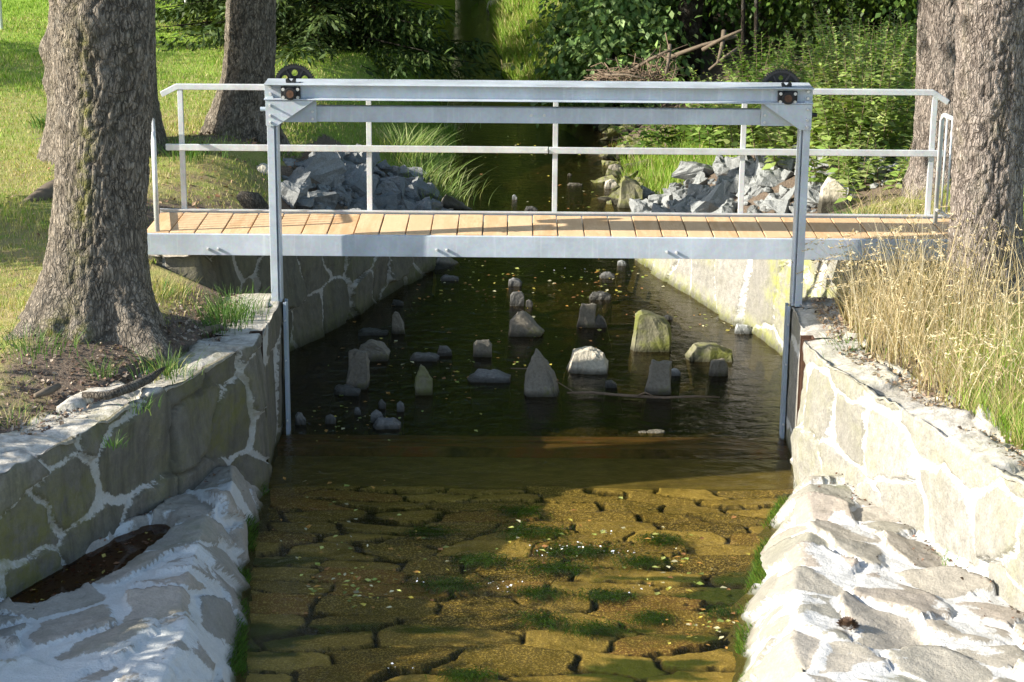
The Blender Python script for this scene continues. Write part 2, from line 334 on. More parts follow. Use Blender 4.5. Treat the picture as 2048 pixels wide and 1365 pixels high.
ROCK_T = mat_rock('tan_stone', (.15, .13, .10), (.31, .28, .22), mossamt=.2); ROCK_M = mat_rock('mossy_stone', (.16, .15, .09), (.28, .26, .17), (.14, .15, .03), .6)
ROCK_W = mat_rock('pale_limestone', (.45, .40, .30), (.72, .66, .54)); ROCK_D = mat_rock('dark_wet_stone', (.055, .052, .046), (.16, .155, .14), wet=.8)

# ================================================================== TERRAIN
XL = [(14.0, -1.87), (15.6, -1.86)]
def lw(Y): return np.where(Y < 14.0, -1.87 - .41*(14.0-Y), -1.86)            # near left wall, channel face
def rw(Y): return np.where(Y < 14.0, 2.14 + .30*(14.0-Y), 2.16)
UL = [(15.7, -2.5), (17.7, -2.06), (20.95, -.83)]; UR = [(15.7, 3.0), (17.93, 2.52), (21.45, 1.34)]
WL = [(20.95, -.83), (24, -.90), (27.6, -.67), (29.7, -.80), (32, -1.2), (35, -1.55), (40, -1.5), (45, -1.25), (55, -1.6), (60, -2.2), (70, -3), (200, -12)]
WR = [(21.45, 1.34), (24, 1.35), (27.6, 1.43), (29.7, 1.25), (32, .55), (35, -.16), (40, -.29), (45, -.5), (55, -.9), (60, -2.19), (70, -2.99), (200, -11.99)]
ZUL = [(15.7, 1.38), (16.5, 1.36), (16.8, 1.12), (17.7, 1.04), (19, .80), (20, .48), (20.95, .12)]
ZUR = [(15.7, 1.38), (16.5, 1.36), (16.9, 1.10), (18, .98), (19.2, .72), (20.2, .45), (21.45, .10)]
def edge_left(Y):
    x = np.where(Y < 15.6, lw(Y) - .38, np.where(Y < 20.95, interp(Y, UL) - .32, interp(Y, WL)))
    z = np.where(Y < 15.6, 1.09, np.where(Y < 20.95, interp(Y, ZUL) - .03, -.12 + np.maximum(0, Y-57)*.4)); return x, z
def edge_right(Y):
    x = np.where(Y < 15.6, rw(Y) + .38, np.where(Y < 21.45, interp(Y, UR) + .32, interp(Y, WR)))
    z = np.where(Y < 15.6, 1.09, np.where(Y < 21.45, interp(Y, ZUR) - .03, -.12 + np.maximum(0, Y-57)*.4)); return x, z
def ground_z(x, y):
    x = np.asarray(x, float); y = np.asarray(y, float); n = fbm(x*.9, y*.9, 0, 4, 3)*.05 + fbm(x*5, y*5, 0, 3, 8)*.012
    xe, ze = edge_left(y); s = xe - x; w = np.interp(y, [15, 17, 21, 25, 27.5, 30], [1.0, 1.3, 2.1, 2.7, 2.3, .9])
    zl = ze + (1.2 + np.maximum(0, y-40)*.012 + np.maximum(0, y-54)*.4 - ze)*sstep(-.15, 1, s/w) + n*sstep(0, .4, s) + .17*np.exp(-((x+2.95)**2+(y-13.9)**2)/.7)
    zl = zl + .12*np.exp(-((x+3.4)**2+(y-21)**2)/.8) + .05*np.exp(-((x+3.0)**2+(y-21.9)**2)/.5)
    xe, ze = edge_right(y); s = x - xe; w = np.interp(y, [15, 17, 21, 25, 30], [1.2, 1.4, 2.2, 2.6, 2.4]); hi = np.interp(y, [10, 16, 22, 27, 31, 60], [1.32, 1.3, 1.05, .8, 1.0, 2.2]) + np.maximum(0, y-54)*.4
    zr = ze + (hi - ze)*sstep(-.15, 1, s/w) + n*sstep(0, .4, s)
    return np.where(x < .25*(xe*0) + 0.2 - np.clip((y-30)*.15, 0, 1.0), zl, zr)
def ground_masks(x, y):
    n = fbm(x*1.3, y*1.3, 0, 4, 21); n2 = fbm(x*.5, y*.5, 0, 3, 5)
    left = x < 0
    d1 = np.exp(-((x+2.6)/1.0)**2 - ((y-13.2)/1.4)**2)*1.1                      # bare soil round the big tree
    d1 = np.maximum(d1, sstep(.75, .1, np.abs(lw(y)-.35-x))*(y < 15.6)*.95)
    d1 = np.maximum(d1, .75*np.exp(-((x+3.0)/1.0)**2 - ((y-18)/1.8)**2)); d1 = np.maximum(d1, .8*np.exp(-((x+4.9)/.7)**2 - ((y-22.5)/.8)**2))
    d1 = np.maximum(d1, .7*np.exp(-((x+2.9)/.9)**2 - ((y-21.5)/.9)**2))
    dr = np.where(left, sstep(30, 17, y)*.95 + .12, sstep(24, 17, y)*.8 + .15)
    d2 = np.maximum(sstep(.6, .05, np.abs(x-rw(y)-.4))*(y < 15.6)*.8, sstep(26, 29, y)*.9*(x > .9)); d2 = np.maximum(d2, .6*np.exp(-((x-3.6)/1.2)**2 - ((y-18)/1.5)**2))
    d1 = np.maximum(d1, 1.2*sstep(.2, .0, np.maximum(np.abs(x+1.75)-.55, 0))*sstep(19, 19.6, y)*sstep(25.2, 24.6, y)); d2 = np.maximum(d2, 1.2*sstep(1.4, 1.7, x)*sstep(4.3, 3.9, x)*sstep(19.2, 20, y)*sstep(24.6, 24, y))
    dirt = np.where(left, d1, d2)
    return np.clip(dirt + n*.35, 0, 1), np.clip(dr + n2*.5, 0, 1)
rows = np.concatenate([np.arange(7, 15.58, .07), [15.59, 15.62], np.arange(15.7, 24, .08), np.arange(24, 40, .16), 40*1.06**np.arange(0, 28)])
cs = np.concatenate([np.arange(0, 4.5, .06), 4.5*1.09**np.arange(0, 32)])
VV, FF, off = [], [], 0
Yg, Sg = np.meshgrid(rows, cs, indexing='ij')
for side, ef, mid in ((-1, edge_left, None), (1, edge_right, None)):
    xe, ze = ef(Yg); X = xe + side*Sg; Z = ground_z(X, Yg)
    Z[:, 0] = np.where((rows < 21) | (rows > 57), Z[:, 0]-.25, -.35)
    f = grid_faces(*Yg.shape); VV.append(np.stack([X, Yg, Z], -1).reshape(-1, 3)); FF.append((f if side < 0 else f[:, ::-1])[:, ::-1] + off); off += Yg.size
V = np.concatenate(VV); d, dr = ground_masks(V[:, 0], V[:, 1])
tag(link('ground', mesh_np('ground', V, np.concatenate(FF), {'dirt': d, 'dry': dr}), GROUND), kind='structure')
# stream bed and water
xs = np.arange(-4.2, 4.4, .1); ys = np.concatenate([np.arange(6, 30, .1), np.arange(30, 90, .5)]); Yb, Xb = np.meshgrid(ys, xs, indexing='ij')
Zb = -.30 + fbm(Xb*1.6, Yb*1.6, 0, 4, 31)*.10 + fbm(Xb*6, Yb*6, 0, 2, 33)*.04 - .1*(Yb < 15.3)
tag(link('stream_bed', mesh_np('stream_bed', np.stack([Xb, Yb, Zb], -1), grid_faces(*Xb.shape)[:, ::-1]), BED), kind='structure')
m = MB(); m.bm.faces.new([m.bm.verts.new(p) for p in ((-4.2, 6, 0), (4.3, 6, 0), (4.3, 89, 0), (-4.2, 89, 0))]); tag(m.build('water', WATER), kind='structure')
# sunken paving downstream of the sill
xs = np.arange(-2.3, 2.4, .014); ys = np.arange(7.6, 14.42, .014); Yb, Xb = np.meshgrid(ys, xs, indexing='ij'); sc_ = np.interp(Yb, [8, 11, 14.4], [1.4, 1.22, .95])
U = Xb/(.60*sc_) + .34*fbm(Xb*1.2, Yb*1.2, 0, 2, 4) + .05*fbm(Xb*9, Yb*9, 0, 3, 5); W = Yb/(.44*sc_) + .34*fbm(Xb*1.2+7, Yb*1.2, 0, 2, 6) + .05*fbm(Xb*9, Yb*9+5, 0, 3, 7)
f1, f2, idr, ox, oy = blocks(U, W, 12, .62, 6.0, .28); e = f2-f1; jw = .06 + .07*fbm(Xb*1.2, Yb*1.2, 0, 2, 14); er = sstep(jw*.6, jw+.008, e)
Z = -.145 + er*(.042 + .016*(idr-.5)) + er*(ox*np.sin(idr*40)*.03 + oy*np.sin(idr*77)*.03) + .006*fbm(Xb*5, Yb*5, 0, 4, 9)*er + .004*fbm(Xb*25, Yb*25, 0, 2, 10)
ms = sstep(.12, .36, fbm(Xb*1.3, Yb*3.4, 0, 5, 77))*sstep(13.7, 13.0, Yb)*.9
tag(link('stream_bed_paving', mesh_np('paving', np.stack([Xb, Yb, Z], -1), grid_faces(*Xb.shape)[:, ::-1], {'tone': idr.ravel(), 'mort': (1-sstep(jw*.75, jw*1.25+.03, e + .03*fbm(Xb*14, Yb*14, 0, 2, 15))).ravel(), 'moss': ms.ravel()}), PAVE), kind='structure')
sill = thing('weir_sill', 'submerged brown sill beam with a smooth concrete strip across the channel below the gate frame', 'weir sill', (0, 15.2, -.3))
def loc(o, root):                                   # children given in world coordinates
    o.matrix_parent_inverse = Matrix.Translation(root.location).inverted() @ Matrix.Identity(4); return o
k_ = NT('sunken_concrete'); nn = k_.noise(6, 6, .7, k_.coord((1, 2, 1))); k_.bsdf(k_.ramp(nn, [(.3, (.05, .042, .016)), (.7, (.135, .115, .045))]), .9, 0, k_.bump(nn, .3, .02)); SLAB = k_.done()
k_ = NT('sunken_wood'); nn = k_.noise(3, 6, .7, k_.coord((1, 14, 1))); k_.bsdf(k_.ramp(nn, [(.35, (.03, .02, .01)), (.52, (.11, .07, .03)), (.66, (.16, .055, .025))]), .9); SILLW = k_.done()
loc(MB().box(-1.95, 2.2, 14.43, 15.12, -.4, -.095).build('concrete_strip', SLAB, sill, bevel=.02), sill)
loc(MB().box(-1.95, 2.2, 15.13, 15.24, -.4, -.02).box(-1.95, 2.2, 15.28, 15.40, -.4, -.012).build('sill_beam', SILLW, sill, bevel=.01), sill)

# ================================================================== MASONRY WALLS
def masonry(name, path, ztop, zbot, depth, mat, seed, cell=(.62, .5), mortar=.5, mossy=.3, batter=.05, parent=None, relief=1.0, toppale=1.0, wig=.02, mossline=.4):
    path = np.array(path, float); seg = np.hypot(*np.diff(path, axis=0).T); sl = np.concatenate([[0], np.cumsum(seg)]); L = sl[-1]
    s = np.linspace(0, L, max(8, int(L/.022))); x = np.interp(s, sl, path[:, 0]); y = np.interp(s, sl, path[:, 1])
    dx, dy = np.gradient(x, s), np.gradient(y, s); ln = np.hypot(dx, dy); nx, ny = dy/ln, -dx/ln
    zt = ztop(y, s) + .02*vnoise(s*3.1, 0, 0, seed) + .012*vnoise(s*11, 0, 0, seed+1)
    nf = int((np.max(zt)-zbot)/.022); ntp = int(depth/.025); tf = np.linspace(0, 1, nf)
    T = np.concatenate([tf, np.full(ntp, 1.0), [1.0, 1.0]]); O = np.concatenate([batter*(1-tf), -np.linspace(.006, 1, ntp)*depth, [-depth-.02, -depth-.02]])
    Zs = zbot + (zt-zbot)[:, None]*T[None, :]; Zs[:, -1] = zbot; istop = np.concatenate([np.zeros(nf), np.ones(ntp), [0, 0]])[None, :] + 0*Zs
    edge = np.exp(-(np.minimum(np.abs(np.arange(len(T))-nf), 8)/3.0)**2)[None, :]
    S = s[:, None] + 0*Zs; tt = Zs - O[None, :]*(istop > 0)
    wu = fbm(S*2.2, tt*2.2, 0, 3, seed)*.35; wv = fbm(S*2.2+7, tt*2.2, 0, 3, seed+2)*.35
    f1, f2, idr, ox, oy = blocks(S/cell[0]+wu*.4, tt/cell[1]+wv*.4, seed, .7, 5.0, .3); e = f2-f1
    jw = .04 + .10*np.clip(fbm(S*1.3, tt*1.3, 0, 3, seed+13)+.05, 0, .8); joint = 1-sstep(jw*.6, jw, e + .05*fbm(S*9, tt*9, 0, 3, seed+3)); vis = sstep(.35-mortar, .75-mortar, fbm(S*.9, tt*.9, 0, 3, seed+5)*.5+.5)
    disp = relief*(-.022*joint + (idr-.5)*.035 + .06*(1-joint)*(ox*(np.sin(idr*40)) + oy*np.sin(idr*71)) + .016*fbm(S*4, tt*4, 0, 4, seed+6) + .006*fbm(S*20, tt*20, 0, 2, seed+7)) - .012*edge
    cap = istop*toppale  # pale crumbly concrete along the wall top
    P = np.stack([x[:, None]+nx[:, None]*O, y[:, None]+ny[:, None]*O, Zs], -1); N = grid_normals(P)
    if (N[:, :nf]*np.stack([nx, ny, 0*nx], -1)[:, None, :]).sum() < 0: N = -N
    P = P + N*disp[..., None]
    moss = np.clip(mossy*sstep(.1, .6, fbm(S*1.1, tt*1.6, 0, 3, seed+9)+.2) + mossline*sstep(.22, .02, Zs)*(1-istop), 0, 1)
    f = grid_faces(*Zs.shape)[:, ::-1]
    return link(name, mesh_np(name, P, f, {'tone': idr.ravel(), 'mort': (np.clip(.5+(jw-e)*5, 0, 1)*(.25+.75*vis)*(1-cap*.8)).ravel(), 'groove': (joint*(1-vis)*(1-cap)).ravel(), 'top': cap.ravel(), 'moss': moss.ravel()}), mat, parent)
def channel_iron(name, x, y0, y1, side, z0, z1, parent):   # rusty U profile set in a slot of the wall
    b = x - side*.075; m = MB(); m.box(min(b, b-side*.012), max(b, b-side*.012), y0, y1, z0, z1)
    for ya in (y0, y1-.012): m.box(min(b, x+side*.006), max(b, x+side*.006), ya, ya+.012, z0, z1)
    return m.build(name, RUSTDK if side > 0 else RUST, parent)
sY = lambda c: (lambda y, s: c + 0*s)
lwall = thing('retaining_wall', 'stained stone retaining wall on the left bank in shade, below the big tree', 'retaining wall', (-1.87, 14, 0))
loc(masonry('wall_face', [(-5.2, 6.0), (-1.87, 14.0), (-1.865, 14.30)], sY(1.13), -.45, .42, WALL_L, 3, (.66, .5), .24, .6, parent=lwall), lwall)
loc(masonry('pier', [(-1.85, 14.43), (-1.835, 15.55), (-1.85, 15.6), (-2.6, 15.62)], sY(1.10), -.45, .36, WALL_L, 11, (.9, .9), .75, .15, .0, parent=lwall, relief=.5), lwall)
loc(channel_iron('slot_channel', -1.862, 14.305, 14.425, 1, .02, 1.12, lwall), lwall)
rwall = thing('retaining_wall', 'bright sunlit stone retaining wall on the right bank, below the dry grass', 'retaining wall', (2.15, 14, 0))
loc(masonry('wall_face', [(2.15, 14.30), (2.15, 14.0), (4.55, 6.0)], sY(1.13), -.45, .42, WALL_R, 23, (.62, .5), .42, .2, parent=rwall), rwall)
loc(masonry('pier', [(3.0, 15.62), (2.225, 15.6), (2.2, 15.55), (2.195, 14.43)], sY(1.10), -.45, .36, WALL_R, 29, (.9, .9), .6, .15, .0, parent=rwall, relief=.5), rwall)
loc(channel_iron('slot_channel', 2.152, 14.305, 14.425, -1, .02, 1.12, rwall), rwall)
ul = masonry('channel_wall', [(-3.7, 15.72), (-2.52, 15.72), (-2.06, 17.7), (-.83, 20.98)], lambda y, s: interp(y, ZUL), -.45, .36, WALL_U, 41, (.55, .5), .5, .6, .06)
tag(ul, 'dark mossy stone channel wall under the left end of the footbridge', 'channel wall')
ur = masonry('channel_wall', [(1.34, 21.48), (2.52, 17.93), (3.02, 15.72), (4.2, 15.72)], lambda y, s: interp(y, ZUR), -.45, .36, WALL_R, 47, (.75, .9), .38, 1.0, .12, mossline=.8)
tag(ur, 'sunlit mossy channel wall of upright blocks under the right end of the footbridge', 'channel wall')

def apron(name, label, side, ridge, wfoot, wedge, mat, seed, pud=None, ycut=14.06):
    y = np.arange(ycut, 8.0, -.02); xw = wfoot(y) - side*.0; zr = interp(-y, [(-a, c) for a, b, c in ridge]); xr = interp(-y, [(-a, b) for a, b, c in ridge]); xe = interp(-y, [(-a, b) for a, b in wedge])
    zf = np.minimum(np.interp(-y, [-14.06, -13.6, -13.2, -8], [.0, .34, .37, .37]), zr + .02)
    t = np.concatenate([np.linspace(0, 1, 60), np.linspace(1, 2, 34)[1:], [2.3, 2.7]]); P = np.zeros((len(y), len(t), 3)); P[..., 1] = y[:, None]
    a = np.clip(t, 0, 1)[None]; b = np.clip(t-1, 0, 1.7)[None]
    wx = .06*vnoise(y*1.7, 0, 0, seed+4)
    P[..., 0] = (xw - side*-.06)[:, None]*(1-a) + (xr + side*-wx)[:, None]*a + (xe-xr-wx*-side)[:, None]*b
    P[..., 2] = zf[:, None]*(1-a) + zr[:, None]*a - (zr+.02)[:, None]*b + .035*np.sin(np.pi*np.clip(b, 0, 1))
    A = np.cumsum(np.linalg.norm(np.diff(P, axis=1, prepend=P[:, :1]), axis=-1), axis=1); Y = P[..., 1]
    wu = fbm(A*2, Y*2, 0, 3, seed)*.4; wv = fbm(A*2+5, Y*2, 0, 3, seed+1)*.4
    f1, f2, idr, ox, oy = worley(A/.42+wu*.8, Y/.48+wv*.8, seed+2, jit=1.0, off=True); e = f2-f1 + .10*fbm(A*6, Y*6, 0, 4, seed+3)
    jw = .07 + .26*np.clip(fbm(A*1.4, Y*1.4, 0, 3, seed+14)+.2, 0, .7); joint = 1-sstep(jw*.8, jw, e); smear = np.clip(.5 + (fbm(A*2.2, Y*2.2, 0, 5, seed+8)-(.17 if side < 0 else .32))*2.2, 0, 1); joint = np.maximum(joint, smear*.6)
    disp = (1-joint)*(.014 + .016*idr + .075*(ox*np.sin(idr*40) + oy*np.sin(idr*71))) + .014*fbm(A*5, Y*5, 0, 4, seed+5) + .006*fbm(A*22, Y*22, 0, 2, seed+6)
    pk = 0
    N = grid_normals(P); N = np.where(N[..., 2:3] < 0, -N, N); P = P + N*disp[..., None]
    if pud is not None:
        pk = pud(P[..., 0], P[..., 1]); P[..., 2] = P[..., 2]*(1-pk) + .318*pk
    slope = np.clip(t-1, 0, 1)[None] + 0*Y
    moss = np.clip(.25*sstep(.2, .6, fbm(A*1.5, Y*1.5, 0, 3, seed+9)) + .9*sstep(.07, .0, P[..., 2]), 0, 1)
    f = grid_faces(*Y.shape); f = f if side < 0 else f[:, ::-1]
    o = link(name, mesh_np(name, P, f, {'tone': idr.ravel(), 'mort': (np.maximum(np.clip(.5+(jw-e)*4, 0, 1), smear)*(1-.6*pk)).ravel(), 'groove': 0*Y.ravel(), 'top': 0*Y.ravel(), 'moss': moss.ravel()}), mat)
    return tag(o, label, 'stone apron'), P
def pudmask(x, y):
    s = ((x+2.62)*.0 + (x - (lw(y)+.20))/.24)**2 + ((y-11.62)/.72)**2
    return sstep(1.15, .85, s + .9*fbm(x*3, y*3, 0, 4, 55) - .2)
WEL = [(14.06, -1.85), (13.4, -1.84), (12.77, -1.80), (11.76, -1.705), (10.8, -1.605), (9.5, -1.50), (8, -1.42)]
WER = [(14.3, 2.17), (13.32, 1.83), (12.49, 1.665), (11.75, 1.48), (10.84, 1.385), (9.5, 1.28), (8, 1.2)]
ap_l, APL = apron('stone_apron', 'shaded rubble stone apron with pale mortar and a leaf puddle, below the left wall', -1,
    [(14.06, -1.865, .0), (13.75, -1.95, .22), (13.4, -1.965, .40), (12.43, -1.985, .42), (11.9, -1.985, .42), (11.0, -1.93, .43), (10.4, -1.89, .43), (8, -1.75, .42)], lw, WEL, APRON_L, 61, pudmask)
ap_r, APR = apron('stone_apron', 'glaring white rubble stone apron at the foot of the right wall', 1,
    [(14.06, 2.14, .0), (13.7, 2.17, .22), (13.3, 2.14, .36), (11.9, 1.83, .42), (11.5, 1.77, .43), (11.0, 1.74, .43), (10.4, 1.62, .43), (8, 1.45, .42)], rw, WER, APRON_R, 67)
def surf(P, x, y):                                  # height of an apron near (x, y)
    d = (P[..., 0]-x)**2 + (P[..., 1]-y)**2; i = np.unravel_index(np.argmin(d), d.shape); return float(P[i][2])
k_ = NT('leaf_puddle_water'); tr = k_.n('ShaderNodeBsdfTransparent'); tr.inputs[0].default_value = (.38, .24, .13, 1); gl = k_.n('ShaderNodeBsdfGlossy'); gl.inputs[1].default_value = .02
lw_ = k_.n('ShaderNodeLayerWeight'); lw_.inputs[0].default_value = .5; fr = k_.math('ADD', k_.math('POWER', lw_.outputs['Facing'], 5.0), .02); mx = k_.n('ShaderNodeMixShader'); k_.t.links.new(fr, mx.inputs[0]); k_.t.links.new(tr.outputs[0], mx.inputs[1]); k_.t.links.new(gl.outputs[0], mx.inputs[2])
PUD = k_.done(mx.outputs[0])
pz = .336; m = MB(); m.bm.faces.new([m.bm.verts.new((float(lw(y)) + dx, y, pz)) for y, dx in ((10.75, .0), (10.85, .28), (11.3, .5), (11.9, .52), (12.35, .34), (12.6, .1), (12.6, .0))])
tag(m.build('puddle_water', PUD), kind='structure')

# ================================================================== FOOTBRIDGE
def bolts(name, spots, y, r, prot, parent, mat=BOLT):   # hexagonal bolt ends pointing at the camera side
    for (x, z) in spots:
        m = MB(); m.cyl((x, z), r, y, y-prot*.55, 'Y', 6); m.cyl((x, z), r*.62, y-prot*.55, y-prot, 'Y', 10); m.build(name, mat, parent)
br = thing('footbridge', 'galvanised steel footbridge with fresh orange larch planks and a railing on its far side', 'footbridge', (0, 0, 0))
rng = np.random.default_rng(11); x = -2.93; i = 0
while x < 3.60:
    w = .197 + rng.uniform(-.008, .008); z0 = rng.uniform(-.003, .003); m = MB().box(-w/2, w/2, -.365, .365, -.045, 0)
    o = m.build('deck_plank', WOOD, br, bevel=.004); o.location = (x+w/2, 16.025 + rng.uniform(-.008, .004), 1.588+z0); o.rotation_euler[2] = rng.uniform(-.004, .004)
    x += w + .010
FBX0, FBX1 = -2.955, 3.62
fb = MB().prism([(15.640, 1.405), (15.640, 1.573), (15.652, 1.579), (15.70, 1.579), (15.70, 1.566), (15.652, 1.566), (15.652, 1.418), (15.70, 1.418), (15.70, 1.405)], FBX0, FBX1, 'X').build('front_beam', ZINC, br, bevel=.002)
bolts('bolt', [((px-1024)/FPX*16.06, atY(px, py, 15.64)[2]) for px, py in ((415, 498), (435, 498), (872, 500), (892, 500), (1332, 504), (1351, 505), (1785, 508), (1808, 508))], 15.64, .012, .04, fb)
rb = MB().prism([(16.43, 1.41), (16.43, 1.612), (16.405, 1.612), (16.405, 1.60), (16.418, 1.60), (16.418, 1.41)], -2.94, 3.62, 'X').build('rear_beam', ZINC2, br)
MB().box(-2.7, 3.4, 15.72, 15.78, 1.45, 1.53).box(-2.7, 3.4, 16.3, 16.36, 1.45, 1.53).build('joist', ZINC, br)
PYR = 16.455
for px in (365, 737, 1107, 1480, 1855):
    x = (px-1024)/FPX*16.75 + (1.6-2.1)*0; MB().box(x-.021, x+.021, PYR-.02, PYR+.02, 1.45, 2.60).build('railing_post', ZINC2, br, bevel=.003)
hr = MB()
for pts in ([(-2.905, 2.585), (-2.775, 2.652), (3.44, 2.652), (3.575, 2.568), (3.555, 2.53), (3.43, 2.606), (-2.762, 2.606), (-2.885, 2.543)],):
    hr.prism(pts, PYR-.024, PYR+.024, 'Y')
hr.build('handrail', ZINC2, br, bevel=.004)
MB().box(-2.87, .288, PYR-.045, PYR-.0205, 2.105, 2.158).box(.294, 3.55, PYR-.045, PYR-.0205, 2.103, 2.156).build('mid_rail', ZINC2, br, bevel=.004)
bolts('bolt', [(.275, 2.132)], PYR-.045, .012, .025, br)

# ================================================================== SLUICE GATE FRAME
sg = thing('sluice_gate_frame', 'tall galvanised sluice gate frame with two black cog wheels, spanning the channel before the footbridge', 'sluice gate', (0, 15.4, 1.1))
def sgb(m, name, mat=ZINC, par=None, **kw):
    o = m.build(name, mat, par or sg, **kw)
    return loc(o, sg) if par is None else o
PF_, PB_ = 15.36, 15.51
for s, xo, xi in ((-1, -1.90, -1.82), (1, 2.285, 2.205)):
    a, b = sorted((xo, xi)); xm = xi + (xo-xi)*.30; lo, hi = sorted((xo, xm))
    m = MB().box(lo, hi, PF_, PB_, 1.09, 2.72); l2, h2 = sorted((xm - s*.0005, xi)); m.box(l2, h2, PF_+.028, PB_, 1.09, 2.72)
    l3, h3 = sorted((xi+s*.012, xi)); m.box(l3, h3, PF_+.006, PF_+.0275, 1.12, 2.70)
    sgb(m, 'gate_post', ZINC, bevel=.003)
    gx = xi - s*.012; g0, g1 = sorted((gx, gx - s*.026))
    m = MB().box(g0, g1, PF_-.012, PF_-.002, -.12, 1.095).box(*sorted((gx-s*.026, gx-s*.016)), PF_-.001, PF_+.10, -.12, 1.095).box(g0, g1, PF_+.101, PF_+.112, -.12, 1.095)
    gr = sgb(m, 'guide_rail', ZINC3, bevel=.002)
    for zz in (.12, .62, .95): bm_ = MB().cyl((gx-s*.014, zz), .008, PF_-.012, PF_-.03, 'Y', 6).build('bolt', BOLT, gr); 
    MB().box(*sorted((xo+s*.03, xi-s*.0)), PF_-.04, PB_+.04, 1.078, 1.0895)
# double channel top beam
TX0, TX1 = -1.915, 2.295; TB, TT = 2.702, 2.824
m = MB().prism([(15.335, TB), (15.335, TB+.008), (15.395, TB+.012), (15.395, TT-.012), (15.335, TT-.008), (15.335, TT), (15.404, TT), (15.404, TB)], TX0, TX1, 'X')
m.prism([(15.635, TB), (15.635, TT), (15.565, TT), (15.565, TT-.010), (15.626, TT-.012), (15.626, TB+.012), (15.565, TB+.010), (15.565, TB)], TX0, TX1, 'X')
m.box(TX0, TX1, 15.4045, 15.5645, TT-.008, TT-.001)
sgb(m, 'top_beam', ZINC, bevel=.002)
for s, xo in ((-1, -1.905), (1, 2.29)): 
    for zz in (2.742, 2.795): sgb(MB().cyl((xo - s*.035, zz), .012, 15.395, 15.360, 'Y', 8), 'bolt', BOLT)
lb = sgb(MB().prism([(15.42, 2.523), (15.42, 2.640), (15.428, 2.647), (15.475, 2.647), (15.475, 2.637), (15.430, 2.636), (15.430, 2.533), (15.475, 2.533), (15.475, 2.523)], -1.52, 1.905, 'X'), 'lower_beam', ZINC, bevel=.002)
for x_ in (.135, .235): MB().cyl((x_, 2.587), .012, 15.42, 15.408, 'Y', 10).build('bolt', BOLT, lb)
